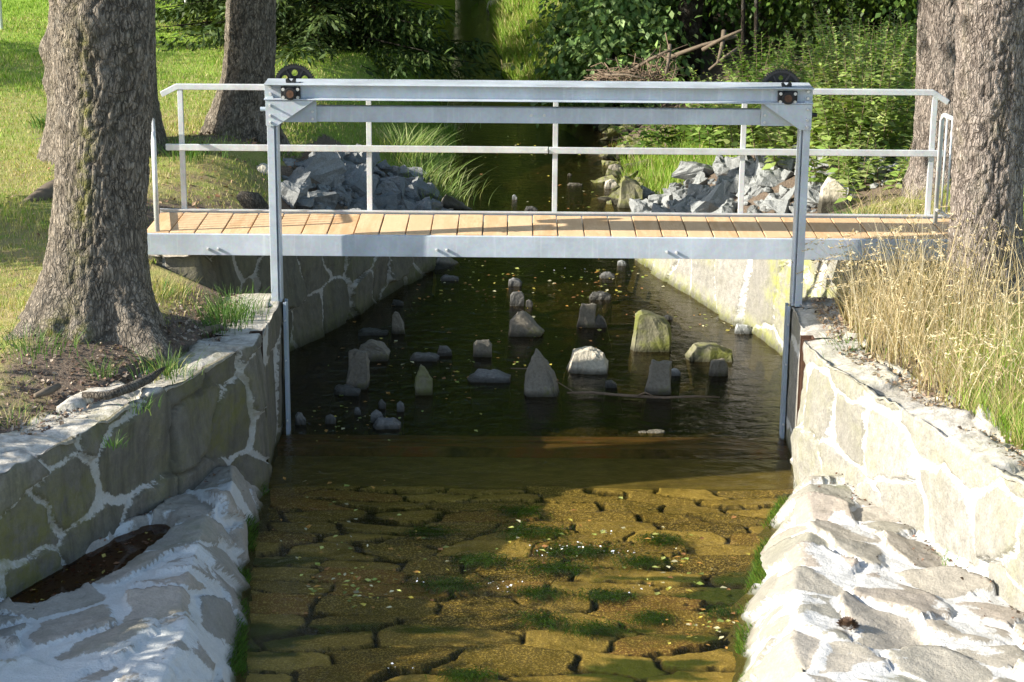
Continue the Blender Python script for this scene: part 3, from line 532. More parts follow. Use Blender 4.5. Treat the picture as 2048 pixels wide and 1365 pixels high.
for s, xo, xr in ((-1, -1.905, -1.520), (1, 2.288, 1.905)):
    a, b = sorted((xo + s*-.002, xr)); gp = sgb(MB().box(a, b, 15.404, 15.416, 2.521, 2.700), 'backing_plate', ZINC, bevel=.001)
    pts = [(xo, 2.699), (xo, 2.502), (xo - s*.085, 2.500), (xo - s*.375, 2.699)]
    g = sgb(MB().prism(pts if s < 0 else pts[::-1], 15.342, 15.352, 'Y'), 'corner_gusset', ZINC, bevel=.001)
    for zz in (2.662, 2.582, 2.528): MB().cyl((xo - s*.035, zz), .0115, 15.342, 15.330, 'Y', 6).cyl((xo - s*.035, zz), .008, 15.330, 15.303, 'Y', 8).build('bolt', BOLT, g)
    for zz in (2.605, 2.548): MB().cyl((xr + s*.03, zz), .0105, 15.404, 15.393, 'Y', 8).build('bolt', BOLT, gp)
    sgb(MB().cyl((15.46, 2.612 if s < 0 else 2.60), .017, *sorted((xo, xo + s*.055)), 'X', 14), 'shaft_end', BLACK if s > 0 else ZINC3)
    # bearing, pinion and cog wheel
    bx, bz = (-1.712, 2.752) if s < 0 else (2.098, 2.748)
    be = sgb(MB().box(bx-.074, bx+.074, 15.352, 15.394, bz-.049, bz+.049).cyl((bx, bz), .048, 15.352, 15.318, 'Y', 24), 'bearing_block', BLACK, bevel=.004)
    MB().cyl((bx, bz), .029, 15.318, 15.310, 'Y', 20).build('shaft_stub', RUST, be)
    for dx in (-.056, .056):
        for dz in (-.031, .031): MB().cyl((bx+dx, bz+dz), .0125, 15.352, 15.340, 'Y', 10).build('bolt', BOLT, be)
    def cog(cx, cz, ri, ro, teeth, ph=0.0):
        pts = []
        for t in range(teeth):
            for f, r in ((.05, ri), (.30, ro), (.62, ro), (.85, ri)):
                an = 2*math.pi*(t+f)/teeth + ph; pts.append((cx+r*math.cos(an), cz+r*math.sin(an)))
        return pts
    sgb(MB().prism(cog(bx, bz+.02, .062, .088, 9, .25), 15.4085, 15.46, 'Y'), 'pinion', BLACK, bevel=.003)
    wx_, wz = (-1.712, 2.772) if s < 0 else (2.082, 2.762)
    # wheel: toothed rim, dished web with holes, ribs and hub
    wr = .163; wm = MB(); n = 52; O_ = cog(wx_, wz, .150, wr, n); nn_ = len(O_); I_ = [(wx_+.132*math.cos(2*math.pi*k/nn_), wz+.132*math.sin(2*math.pi*k/nn_)) for k in range(nn_)]
    ring = [[wm.bm.verts.new((p[0], yy, p[1])) for p in L] for yy in (15.66, 15.70) for L in (O_, I_)]
    for k in range(nn_):
        q = (k+1) % nn_
        for A, B in ((0, 1), (1, 3), (3, 2), (2, 0)): wm.bm.faces.new((ring[A][k], ring[A][q], ring[B][q], ring[B][k]))
    wh = sgb(wm, 'cog_wheel', BLACK)
    wb = MB(); N3 = 6
    for k in range(N3):                              # web sectors with a round hole in each
        a0, a1 = 2*math.pi*k/N3, 2*math.pi*(k+1)/N3; am = (a0+a1)/2; hc = (wx_+.090*math.cos(am), wz+.090*math.sin(am)); hr_ = .024 if (s < 0) else .018
        M_ = 24; outer = []
        for j in range(M_):
            an = am + math.pi + 2*math.pi*j/M_; d = (math.cos(an), math.sin(an)); t = .02
            while t < .2:
                px_, pz_ = hc[0]+d[0]*t-wx_, hc[1]+d[1]*t-wz; rr_ = math.hypot(px_, pz_); aa = (math.atan2(pz_, px_)-am+math.pi) % (2*math.pi) - math.pi
                if rr_ > .133 or rr_ < .03 or abs(aa) > math.pi/N3: break
                t += .002
            outer.append((hc[0]+d[0]*t, hc[1]+d[1]*t))
        inner = [(hc[0]+hr_*math.cos(am+math.pi+2*math.pi*j/M_), hc[1]+hr_*math.sin(am+math.pi+2*math.pi*j/M_)) for j in range(M_)]
        vo = [wb.bm.verts.new((p[0], 15.684, p[1])) for p in outer]; vi = [wb.bm.verts.new((p[0], 15.684, p[1])) for p in inner]
        for j in range(M_): wb.bm.faces.new((vo[j], vo[(j+1) % M_], vi[(j+1) % M_], vi[j]))
    wb.build('web', BLACK, wh)
    rb_ = MB().cyl((wx_, wz), .035, 15.655, 15.71, 'Y', 18)
    for k in range(N3):
        an = 2*math.pi*k/N3; ca, sa = math.cos(an), math.sin(an); pts = [(wx_+ca*.03-sa*.006, wz+sa*.03+ca*.006), (wx_+ca*.134-sa*.006, wz+sa*.134+ca*.006), (wx_+ca*.134+sa*.006, wz+sa*.134-ca*.006), (wx_+ca*.03+sa*.006, wz+sa*.03-ca*.006)]
        rb_.prism(pts, 15.664, 15.683, 'Y')
    rb_.build('wheel_rib', BLACK, wh)

# ================================================================== RAILING GATES
def gate(label, a, b, z0, z1, nb, r):
    t = thing('railing_gate', label, 'gate', (a[0], a[1], z0)); A, B = Vector((*a, 0)), Vector((*b, 0))
    p = lambda f, z: Vector((A.x+(B.x-A.x)*f, A.y+(B.y-A.y)*f, z))
    loc(MB().tube([p(0, z0-.12), p(0, z1-.05), p(.03, z1-.01), p(.08, z1), p(.92, z1), p(.97, z1-.01), p(1, z1-.05), p(1, z0-.12)], r, 10).tube([p(0, z0), p(1, z0)], r*.8, 8).build('gate_frame', ZINC2, t, smooth=True), t)
    for k in range(nb): f = (k+1)/(nb+1); loc(MB().tube([p(f, z0), p(f, z1)], r*.42, 6).build('gate_bar', ZINC2, t, smooth=True), t)
gate('narrow barred railing gate seen edge-on against the big left tree trunk', (-2.835, 15.68), (-2.965, 16.38), 1.66, 2.37, 7, .02)
gate('pale barred railing gate standing beside the right tree trunk at the footbridge end', (3.475, 16.22), (3.61, 15.46), 1.70, 2.49, 6, .019)

# ================================================================== TREES BESIDE THE STREAM
def trunk_mesh(Y0, tab, ztop, mat, seed, name, parent, zb, cell=.05, depth=.012, lobes=((3, .10), (5, .08)), flare_h=.45, mossz=None, roots=(), lean_y=0.0):
    """tab: photo rows (y, left x, right x) of the trunk's outline, at the trunk's own distance"""
    pts = []
    for py, a, b in tab:
        L = atY(a, py, Y0); Rr = atY(b, py, Y0); pts.append((L[2], (L[0]+Rr[0])/2, (Rr[0]-L[0])/2))
    pts.sort(); zz = [p[0] for p in pts]; r_top = pts[-1][2]; zlast = pts[-1][0]
    z = np.concatenate([np.arange(zb-.3, zlast+.1, .016), np.arange(zlast+.1, ztop, .12)])
    xc = np.interp(z, zz, [p[1] for p in pts]); rr = np.interp(z, zz, [p[2] for p in pts])
    rr = np.where(z > zlast, r_top*(1 - .55*(z-zlast)/(ztop-zlast)), rr)
    k5 = np.ones(9)/9; nl = (z < zlast).sum(); rr[:nl] = np.convolve(np.pad(rr[:nl], 4, 'edge'), k5, 'valid'); xc[:nl] = np.convolve(np.pad(xc[:nl], 4, 'edge'), k5, 'valid')
    rm = np.interp(zb+.9, z, rr); nth = int(2*math.pi*rm/.0135); th = np.linspace(0, 2*math.pi, nth, endpoint=False)
    Z, T = np.meshgrid(z, th, indexing='ij'); RR = rr[:, None] + 0*T
    fl = np.clip((RR/np.interp(zb+1.4, z, rr)-1), 0, 2)
    for i, (kf, am) in enumerate(lobes): RR = RR*(1 + am*np.clip(fl*2.2, .12, 1.6)*np.cos(kf*T + seed*1.7 + i*2.1 + .3*vnoise(Z*1.5, i, 0, seed)))
    RR = RR*(1 + .035*fbm(np.cos(T)*1.2, np.sin(T)*1.2, Z*1.1, 3, seed))
    nc = max(8, int(round(2*math.pi*rm/cell))); u = T/(2*math.pi)*nc; w = fbm(np.cos(T)*6, np.sin(T)*6, Z*5, 2, seed+3)
    f1, f2, idr = worley(u + .75*w + .5*vnoise(Z*3, 0*Z, 0, seed+8) + .5*vnoise(Z*9, np.cos(T)*3, np.sin(T)*3, seed+18), Z/(cell*4.2) + .9*vnoise(np.floor(u), 0*Z, 0, seed+5), seed+7, per=nc)
    rg = np.abs(fbm(u*.42 + .6*w, Z*1.9 + 3, 0*Z, 3, seed+31)) if False else np.abs(vnoise(np.cos(T)*nc*.11, np.sin(T)*nc*.11, Z*2.2 + .5*w, seed+31) + .35*w)
    cr = sstep(.02, .26, f2-f1 + .12*w)*(.6+.4*sstep(.02, .16, rg)); fine = fbm(np.cos(T)*22, np.sin(T)*22, Z*16, 4, seed+9)
    RR = RR + depth*1.25*(cr-.7) + depth*.8*fine + depth*.5*(idr-.5)
    for (ta, zc, hw, hz, am) in roots:               # knobs, burls and root swellings
        dT = np.angle(np.exp(1j*(T-ta))); RR = RR + am*np.exp(-(dT/hw)**2 - ((Z-zc)/hz)**2)
    P = np.stack([xc[:, None]+RR*np.cos(T), Y0+lean_y*(Z-zb)+RR*np.sin(T), Z], -1)
    moss = 0*Z
    if mossz: 
        for (ta, zc, hw, hz) in mossz: moss = moss + np.exp(-(np.angle(np.exp(1j*(T-ta)))/hw)**2 - ((Z-zc)/hz)**2)
    moss = np.clip(moss + .25*sstep(.2, .6, fbm(np.cos(T)*2, np.sin(T)*2, Z*1.5, 3, seed+12)), 0, 1)
    o = link(name, mesh_np(name, P, grid_faces(len(z), nth, True), {'crev': cr.ravel(), 'tone': idr.ravel(), 'moss': moss.ravel()}), mat, parent)
    return o, (float(xc[-1]), Y0, ztop)

def leaf_quads(C, D, N, L, Wd):
    """one rhombic leaf per row: base at C, pointing along D, flat side N"""
    D = D/np.linalg.norm(D, axis=1, keepdims=True); S = np.cross(D, N); S /= np.linalg.norm(S, axis=1, keepdims=True)+1e-9; Nn = np.cross(S, D)
    L = np.broadcast_to(L, len(C))[:, None]; Wd = np.broadcast_to(Wd, len(C))[:, None]
    a = C; b = C + D*L*.45 + S*Wd*.5 + Nn*L*.06; c = C + D*L - Nn*L*.05; d = C + D*L*.45 - S*Wd*.5 + Nn*L*.06
    return np.stack([a, b, c, d], 1).reshape(-1, 3)
def quads(n): return np.arange(n*4).reshape(-1, 4)
def rvec(rng, n): v = rng.normal(size=(n, 3)); return v/np.linalg.norm(v, axis=1, keepdims=True)
def tints(rng, n, cols, var=.2):
    c = np.array(cols)[rng.integers(0, len(cols), n)]; return np.clip(c*(1+rng.normal(0, var, (n, 1))), .002, 1)
def crown_mesh(name, seed, centre, rad, nclump, per, L, cols, flat=.55, droop=.5, clump_r=.32, hollow=.45, lowcut=-1.0):
    rng = np.random.default_rng(seed); d = rvec(rng, nclump*2); r = (hollow + (1-hollow)*rng.random(nclump*2)**.6)
    lump = 1 + .28*vnoise(d[:, 0]*2.2, d[:, 1]*2.2, d[:, 2]*2.2, seed)*1.6
    pc = d*(r*lump)[:, None]; pc = pc[pc[:, 2] > lowcut][:nclump]; C = np.array(centre) + pc*np.array(rad)
    idx = np.repeat(np.arange(len(C)), per); n = len(idx); size = rng.uniform(.6, 1.4, len(C))[idx]
    off = rng.normal(size=(n, 3))*np.array([clump_r, clump_r, clump_r*flat])*size[:, None]; off[:, 2] -= droop*(off[:, 0]**2+off[:, 1]**2)/clump_r*.5
    P = C[idx]+off; D = rvec(rng, n)*.6 + off/clump_r*.5; D[:, 2] -= .45; N = rvec(rng, n)*.55 + np.array([0, 0, 1.0])
    ls = L*rng.uniform(.6, 1.25, n); t = tints(rng, n, cols, .18); t = t*(1+.22*(rng.random(len(C))-.5))[idx][:, None]
    return mesh_np(name, leaf_quads(P, D, N, ls, ls*.68), quads(n), {'tint': np.repeat(t, 4, 0)}), C
GREENS = [(.07, .13, .022), (.10, .17, .025), (.06, .11, .02), (.13, .19, .03)]
def limbs(parent, mat, base, ends, r0, name='limb'):
    m = MB()
    for e in ends:
        b = Vector(base); e = Vector(e); mid = b.lerp(e, .5) + Vector((0, 0, (e-b).length*.12)); m.tube([b, b.lerp(mid, .6), mid, mid.lerp(e, .6), e], [r0, r0*.8, r0*.6, r0*.4, r0*.15], 7)
    return m.build(name, mat, parent, smooth=True)
crown_me, CC = crown_mesh('high_crown', 3, (0, 0, 0), (2.6, 2.6, 2.2), 130, 45, .20, GREENS, clump_r=.5)
BANKTREES = 'mature trees on the grassy banks'
def bank_tree(label, Y0, tab, mat, seed, zb, ztop=9.0, over=None, **kw):
    c = atY((tab[-1][1]+tab[-1][2])/2, tab[-1][0], Y0); t = thing('broadleaf_tree', label, 'tree', (float(c[0]), Y0, zb), BANKTREES)
    o, top = trunk_mesh(Y0, tab, ztop, mat, seed, 'trunk', t, zb, **kw); loc(o, t)
    cr = link('crown', crown_me, LEAF, t); cr.location = (top[0]-c[0], 0, ztop-zb+1.0); cr.rotation_euler[2] = seed
    if over is not None: cr.location = (top[0]-c[0]+over, 0, 8.4-zb); cr.scale = (1.3, 1.3, 1.0)
    loc(limbs(t, mat, (top[0], Y0, ztop-.6), [(top[0]+1.3*math.cos(a), Y0+1.3*math.sin(a), ztop+1.2) for a in (0, 1.4, 2.7, 4.1, 5.2)], .13), t)
    return t
Yt = 13.95
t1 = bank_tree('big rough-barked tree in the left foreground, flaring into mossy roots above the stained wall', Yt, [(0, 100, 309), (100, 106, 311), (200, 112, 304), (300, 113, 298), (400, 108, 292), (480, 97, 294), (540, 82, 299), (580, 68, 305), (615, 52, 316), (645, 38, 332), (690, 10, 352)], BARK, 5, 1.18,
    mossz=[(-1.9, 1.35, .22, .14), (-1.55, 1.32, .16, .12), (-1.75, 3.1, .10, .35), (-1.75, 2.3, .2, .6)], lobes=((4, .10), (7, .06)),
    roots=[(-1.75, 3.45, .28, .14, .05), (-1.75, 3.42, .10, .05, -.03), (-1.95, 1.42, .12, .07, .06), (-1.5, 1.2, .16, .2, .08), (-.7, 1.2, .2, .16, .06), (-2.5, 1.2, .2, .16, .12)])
t2 = bank_tree('thick tree standing right behind the big left tree, with a burl low on its side', 20.9, [(0, 102, 308), (100, 100, 310), (200, 100, 315), (250, 96, 325), (290, 88, 336), (320, 78, 350), (345, 66, 362)], BARK, 8, 1.25, roots=[(3.3, 2.35, .25, .16, .10), (3.3, 2.0, .2, .12, .05)], over=2.6)
t3 = bank_tree('slimmer upright tree left of the cog wheel, with flared roots beside the slate rocks', 21.9, [(0, 453, 551), (100, 450, 551), (150, 446, 550), (200, 432, 551), (240, 417, 553), (270, 406, 557), (290, 396, 562), (310, 388, 568)], BARK, 13, 1.2, lobes=((5, .14), (3, .05)), mossz=[(-1.8, 1.25, .3, .15)], over=2.0)
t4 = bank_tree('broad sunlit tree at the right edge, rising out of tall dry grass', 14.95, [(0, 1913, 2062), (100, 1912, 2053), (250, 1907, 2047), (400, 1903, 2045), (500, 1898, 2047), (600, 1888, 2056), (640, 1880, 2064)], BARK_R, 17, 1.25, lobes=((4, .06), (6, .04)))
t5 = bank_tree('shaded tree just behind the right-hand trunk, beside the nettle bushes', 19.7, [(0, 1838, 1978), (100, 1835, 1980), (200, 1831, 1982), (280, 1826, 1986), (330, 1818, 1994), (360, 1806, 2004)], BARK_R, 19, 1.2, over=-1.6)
m = MB(); 
for pts, r in (([(-4.15, 19.2, 1.30), (-4.4, 18.7, 1.26), (-4.62, 18.35, 1.18)], [.14, .10, .03]),): m.tube(pts, r, 9)
tag(m.build('bare_root', DEAD, smooth=True), 'pale bare root running out of the lawn at the foot of the thick left tree', 'root')
# roots and dead wood on the left bank
def stick(name, label, cat, pix, z, r, mat=DEAD, group=None, zs=None):
    P = []
    for i, p in enumerate(pix):
        zz = zs[i] if zs else z; q = atZ(p[0], p[1], zz); P.append(tuple(q))
    m = MB(); m.tube(P, r, 8); return tag(m.build(name, mat, smooth=True), label, cat, group)
stick('surface_root', 'thick grey root lying along the soil just above the stained wall', 'root', [(165, 790), (215, 792), (262, 775), (300, 757), (330, 735)], 1.2, [.02, .03, .035, .03, .01], BARK)
stick('surface_root', 'short dry root end in the soil at the left edge of the bank', 'root', [(70, 792), (95, 783), (118, 772)], 1.2, [.015, .03, .02], DEAD)
stick('surface_root', 'slim dry root beside the green grass tuft next to the pier', 'root', [(370, 668), (400, 664), (440, 655), (455, 660)], 1.16, [.02, .035, .025, .01], DEAD)
stick('tree_stump', 'weathered jagged stump leaning by the far side of the footbridge left end', 'stump', [(525, 435), (505, 405), (480, 392)], 1.2, [.12, .11, .05], BARK, zs=[1.05, 1.22, 1.3])

# ================================================================== SPRUCE
def spruce(label, x, y, z, h, rbase, seed, nb=95):
    rng = np.random.default_rng(seed); t = thing('spruce_tree', label, 'tree', (x, y, z))
    MB().tube([(0, 0, -.2), (0, 0, h*.5), (0, 0, h)], [.15, .09, .02], 10).build('trunk', BARK_D, t, smooth=True)
    C, D, N, L, W, tt = [], [], [], [], [], []; bm_ = MB()
    for i in range(nb):
        f = (i+.5)/nb; zb = .1 + f**1.25*(h-.3); ln = rbase*(1-zb/h)**.8*rng.uniform(.75, 1.12); az = i*2.39996 + rng.normal(0, .25); dr = np.array([math.cos(az), math.sin(az), 0])
        s = np.linspace(0, 1, 16); pts = np.outer(s*ln, dr) + np.stack([0*s, 0*s, zb + ln*(.10*s - .42*s**1.5 + .20*s**4)], -1)
        if i % 2 == 0: bm_.tube([(0, 0, zb-.05), tuple(pts[7]), tuple(pts[15])], [.025, .014, .004], 5)
        side = np.array([-dr[1], dr[0], 0])
        for j in range(2, 16):
            for sg_ in (-1, 1):
                for rep in range(2):
                    l2 = ln*.30*(1-s[j]*.55)*rng.uniform(.6, 1.2) + .08; q0 = pts[j]; dd = side*sg_*.8 + dr*.65 + np.array([0, 0, -.25-.5*rng.random()]); dd /= np.linalg.norm(dd)
                    nq = max(3, int(l2/.075))
                    for k in range(nq):
                        C.append(q0+dd*l2*k/nq + rng.normal(0, .015, 3)); D.append(dd + rng.normal(0, .38, 3)); N.append(np.array([0, 0, 1.0])+rng.normal(0, .5, 3)); L.append(rng.uniform(.11, .19)); W.append(.045)
    C = np.array(C); n = len(C); tips = np.linalg.norm(C[:, :2], axis=1)/rbase
    tn = tints(rng, n, [(.024, .044, .011), (.034, .056, .013), (.046, .068, .016)], .2)*(1+.5*np.clip(tips, 0, 1))[:, None]
    link('foliage', mesh_np('spruce_foliage', leaf_quads(C, np.array(D), np.array(N), np.array(L), np.array(W)), quads(n), {'tint': np.repeat(tn, 4, 0)}), NEEDLE, t)
    bm_.build('branches', BARK_D, t); return t
spruce('large dark spruce with boughs sweeping low over the left stream bank', -2.85, 29.9, 1.15, 13, 2.25, 4, 210)
spruce('sunlit spruce at the lawn edge, seen between the trunks on the left', -4.25, 31.6, 1.2, 9, 1.75, 9, 130)
spruce('tall dark spruce farther back, behind the low sweeping one', -4.4, 35.5, 1.25, 14, 2.5, 15, 130)

# ================================================================== WOOD ON THE RIGHT BANK
WOODS = 'leafy trees and shrubs of the wood across the stream'
G2 = [(.06, .12, .02), (.085, .155, .025), (.11, .18, .03), (.05, .10, .02)]; G3 = [(.11, .18, .045), (.14, .21, .055), (.17, .24, .07), (.09, .15, .05)]
variants = []
for k, (sd, rad, cz, ncl, per, L, cols) in enumerate(((31, (1.5, 1.5, 2.3), 2.5, 230, 55, .11, G2), (37, (1.7, 1.6, 2.7), 2.9, 260, 52, .12, GREENS), (41, (1.3, 1.3, 1.5), 1.55, 190, 55, .10, G3), (43, (1.25, 1.25, 1.5), 1.35, 150, 48, .14, [(.15, .25, .07), (.20, .30, .09), (.25, .34, .12), (.11, .19, .05)]))):
    me, _ = crown_mesh('wood_crown', sd, (0, 0, cz), rad, ncl, per, L, cols, clump_r=.26, hollow=.55); tr = []
    rng = np.random.default_rng(sd); mb_ = MB(); h = cz*1.2
    lean = rng.normal(0, .12, 2); mb_.tube([(0, 0, -.3), (lean[0]*.3, lean[1]*.3, h*.3), (lean[0], lean[1], h*.7), (lean[0]*1.5, lean[1], h)], [.09, .075, .05, .02], 8)
    for a in range(7):
        an = a*2.4; z0 = h*(.25+.08*a); mb_.tube([(lean[0]*.5, lean[1]*.5, z0), (math.cos(an)*.6, math.sin(an)*.6, z0+.45), (math.cos(an)*1.1, math.sin(an)*1.1, z0+.75)], [.04, .025, .008], 5)
    tm = bpy.data.meshes.new('wood_trunk'); bmesh.ops.recalc_face_normals(mb_.bm, faces=mb_.bm.faces); mb_.bm.to_mesh(tm); mb_.bm.free(); tm.materials.append(BARK_D); variants.append((me, tm))
def wood_tree(x, y, var, s, rz, label, sz=1.0, name='woodland_tree'):
    z = float(ground_z(x, y)); t = thing(name, label, 'tree' if name == 'woodland_tree' else 'shrub', (x, y, z-.05), WOODS, rz); t.scale = (s, s, s*sz)
    link('crown', variants[var][0], GLOSSLEAF if var == 3 else LEAF, t); link('trunk', variants[var][1], BARK_D, t); return t
WT = [(1.5, 30.4, 3, .85, 0, 'leafy shrub hanging out over the stream above the boulders on the right bank', 1.0),
      (2.0, 33.0, 2, .8, 1, 'small leafy shrub at the bend of the stream, above the sunny grass', .9),
      (3.0, 31.4, 0, 1.0, 2, 'dense dark tree behind the heap of broken poles', 1.0), (4.9, 30.9, 1, .9, .5, 'dark broad tree behind the right cog wheel', 1.0),
      (6.6, 30.2, 0, 1.0, 3, 'dark green tree beyond the nettles, left of the shaded right trunk', 1.0), (8.4, 30.0, 1, 1.0, 4, 'dark tree hidden behind the two right-hand trunks', 1.0),
      (2.3, 35.2, 1, 1.1, 1.5, 'taller tree deeper in the wood, behind the overhanging shrub', 1.1), (4.3, 34.6, 0, 1.25, 2.5, 'tall tree in the middle of the wood', 1.1),
      (6.4, 34.0, 1, 1.2, .9, 'tall tree deeper in the wood, above the nettle bushes', 1.1), (8.8, 34.2, 0, 1.25, 5, 'tall tree at the right end of the wood', 1.1),
      (2.3, 40.5, 2, 1.1, 3.3, 'bushy tree standing over the far reach of the stream', 1.1), (2.8, 40, 1, 1.3, 4.4, 'tree far back in the wood on the right bank', 1.1)]
for x, y, v, s, rz, lb, sz in WT: wood_tree(x, y, v, s, rz, lb, sz, 'leafy_shrub' if v >= 2 else 'woodland_tree')
for i, (x, y, v, s) in enumerate(((-4.0, 57, 0, 2.6), (.3, 64, 2, 3.4), (2.5, 56, 1, 2.5), (-5.5, 60, 1, 2.6), (6, 50, 0, 2.3), (-10.5, 64, 0, 2.6), (10, 46, 1, 2.3), (-2.9, 51, 1, 2.4), (1.6, 47, 0, 2.3))):
    wood_tree(x, y, v, s, i*1.3, 'tree at the far end of the stream valley, rising behind everything else', 1.5)
# slender trunks and broken poles under the wood
for (px, lbl) in ((1487, 'slender bare sapling stem left of the right cog wheel, nearer the broken poles'), (1513, 'slender bare sapling stem just above the right cog wheel')):
    a = atY(px, 140, 29.4); o = MB().tube([(a[0], 29.4, .6), (a[0]-.03, 29.4, 1.6), (a[0]-.06, 29.42, 2.6), (a[0]-.05, 29.4, 4.2)], [.035, .032, .03, .015], 8).build('sapling_stem', BARK_D, smooth=True); tag(o, lbl, 'sapling', 'slender stems at the wood edge')
for (pa, pb, Y, r, lbl) in (((1252, 148), (1340, 100), 28.2, .05, 'lower split pole slanting out of the brushwood heap'), ((1405, 100), (1485, 60), 28.6, .05, 'upper broken pole slanting in the dark of the wood'), ((1330, 118), (1475, 72), 28.9, .055, 'long grey pole lying across the forked uprights'), ((1340, 90), (1328, 165), 28.0, .05, 'leaning post standing at the brushwood heap'), ((1448, 62), (1434, 132), 28.6, .06, 'short upright post in front of the dark hollow'), ((1478, 96), (1418, 140), 28.3, .045, 'broken pole slanting down beside the short upright post'), ((1210, 150), (1290, 158), 27.6, .03, 'thin pale branch lying on the brushwood heap')):
    A = atY(*pa, Y); B = atY(*pb, Y-.3); o = MB().tube([tuple(A), tuple((A+B)/2+np.array([.02, 0, .03])), tuple(B)], [r*.6, r*.5, r*.4], 7).build('dead_pole', DEAD, smooth=True); tag(o, lbl, 'pole', 'broken poles at the wood edge')
rng = np.random.default_rng(3); m = MB()
for k in range(190):
    qx = rng.uniform(1190, 1350); c = atY(qx, 168-abs(rng.normal(0, 9+(qx-1190)*.16)), 27.9+rng.uniform(-.3, .4)); d = rvec(rng, 1)[0]*rng.uniform(.06, .36); d[2] *= .6; d[0] = abs(d[0]); d[2] += .12*d[0]; m.tube([tuple(c-d), tuple(c+rng.normal(0, .03, 3)), tuple(c+d)], [.008, .007, .003], 4)
tag(m.build('brushwood', TWIG), 'heap of brown brushwood and twigs under the broken poles', 'brushwood', kind='stuff')
for (px, py, Y, lbl) in ((2, 60, 31.4, 'thin white post at the upper left corner of the lawn'), (373, 10, 35.0, 'thin white post on the lawn beside the sunlit spruce')):
    a = atY(px, py, Y); tag(MB().cyl((a[0], Y), .035, 1.1, 2.6, 'Z', 12).cyl((a[0], Y), .05, 2.6, 2.63, 'Z', 12).build('white_post', WHITE), lbl, 'post')
# unseen trees just left of the view; shrub and young tree added for shade
for (x, y, zc, rad, ncl, lb) in ((-6.5, 10.0, 2.1, (1.0, 1.9, 1.15), 150, 'unseen shrub added close to the viewer to shade the left apron'), (-7.4, 16.5, 3.25, (1.0, .95, 1.15), 80, 'unseen young tree added to shade the stream under the footbridge'), (-12.5, 26.5, 3.9, (1.6, 2.6, 1.5), 120, 'spreading tree whose shadow lies across the lawn at the upper left')):
    z = float(ground_z(x, y)); t = thing('unseen_shade_tree', lb, 'tree', (x, y, z), 'shade trees on the lawn'); me, C_ = crown_mesh('lawn_crown', int(abs(x)*10), (0, 0, zc-z), rad, ncl, 60, .13, GREENS, clump_r=.24)
    link('crown', me, LEAF, t); MB().tube([(0, 0, -.2), (.03, 0, (zc-z)*.5), (0, .04, zc-z+rad[2]*.5)], [.09, .07, .02], 8).build('trunk', BARK, t, smooth=True)

# tall trees whose crowns close over the far stream, above the picture
can_me, _ = crown_mesh('tall_crown', 91, (0, 0, 0), (4.2, 4.2, 3.6), 200, 45, .24, G2, clump_r=.7, hollow=.35)
for i, (x, y, lb) in enumerate(((3.6, 37.0, 'tall wood tree deep behind the overhanging shrub, its crown above the picture'), (3.4, 45.0, 'tall wood tree far up the right bank of the stream'), (-4.6, 41.0, 'tall tree behind the spruces on the left bank'), (-4.4, 49.0, 'tall tree far up the left bank of the stream'), (2.6, 30.2, 'tall wood tree rising out of the shrubs over the stream, its crown above the picture'), (2.0, 41.5, 'tall wood tree leaning over the far reach of the stream'), (-3.6, 54.0, 'tall tree at the very head of the stream on the left bank'), (5.9, 32.6, 'tall wood tree deep behind the nettles, its crown above the picture'))):
    z = float(ground_z(x, y)); t = thing('woodland_tree', lb, 'tree', (x, y, z), WOODS); c = link('crown', can_me, LEAF, t); c.location = (-.6 if x > 0 else .8, 0, 9.0); c.rotation_euler[2] = i*1.3
    MB().tube([(0, 0, -.3), (.05, 0, 3), (0, .1, 6), (-.1, 0, 10)], [.2, .17, .14, .05], 9).build('trunk', BARK_D, t, smooth=True)

# ================================================================== ROCKS
def hull_rock(name, pts, mat, seed, cuts=3, rough=.04, size=1.0, parent=None):
    bm = bmesh.new(); [bm.verts.new(p) for p in pts]
    r = bmesh.ops.convex_hull(bm, input=bm.verts); bmesh.ops.delete(bm, geom=[g for g in r['geom_interior'] if isinstance(g, bmesh.types.BMVert)] , context='VERTS')
    for v in [v for v in bm.verts if not v.link_faces]: bm.verts.remove(v)
    bmesh.ops.triangulate(bm, faces=bm.faces); bmesh.ops.subdivide_edges(bm, edges=bm.edges, cuts=cuts, use_grid_fill=True); bm.normal_update()
    co = np.array([v.co for v in bm.verts]); no = np.array([v.normal for v in bm.verts]); k = 1/size
    d = fbm(co[:, 0]*3*k, co[:, 1]*3*k, co[:, 2]*3*k, 3, seed)*1.0 + .6*fbm(co[:, 0]*9*k, co[:, 1]*9*k, co[:, 2]*9*k, 2, seed+3)
    co = co + no*(d*rough*size)[:, None]
    for v, c in zip(bm.verts, co): v.co = c
    me = bpy.data.meshes.new(name); bm.to_mesh(me); bm.free()
    return link(name, me, mat, parent, smooth=False)
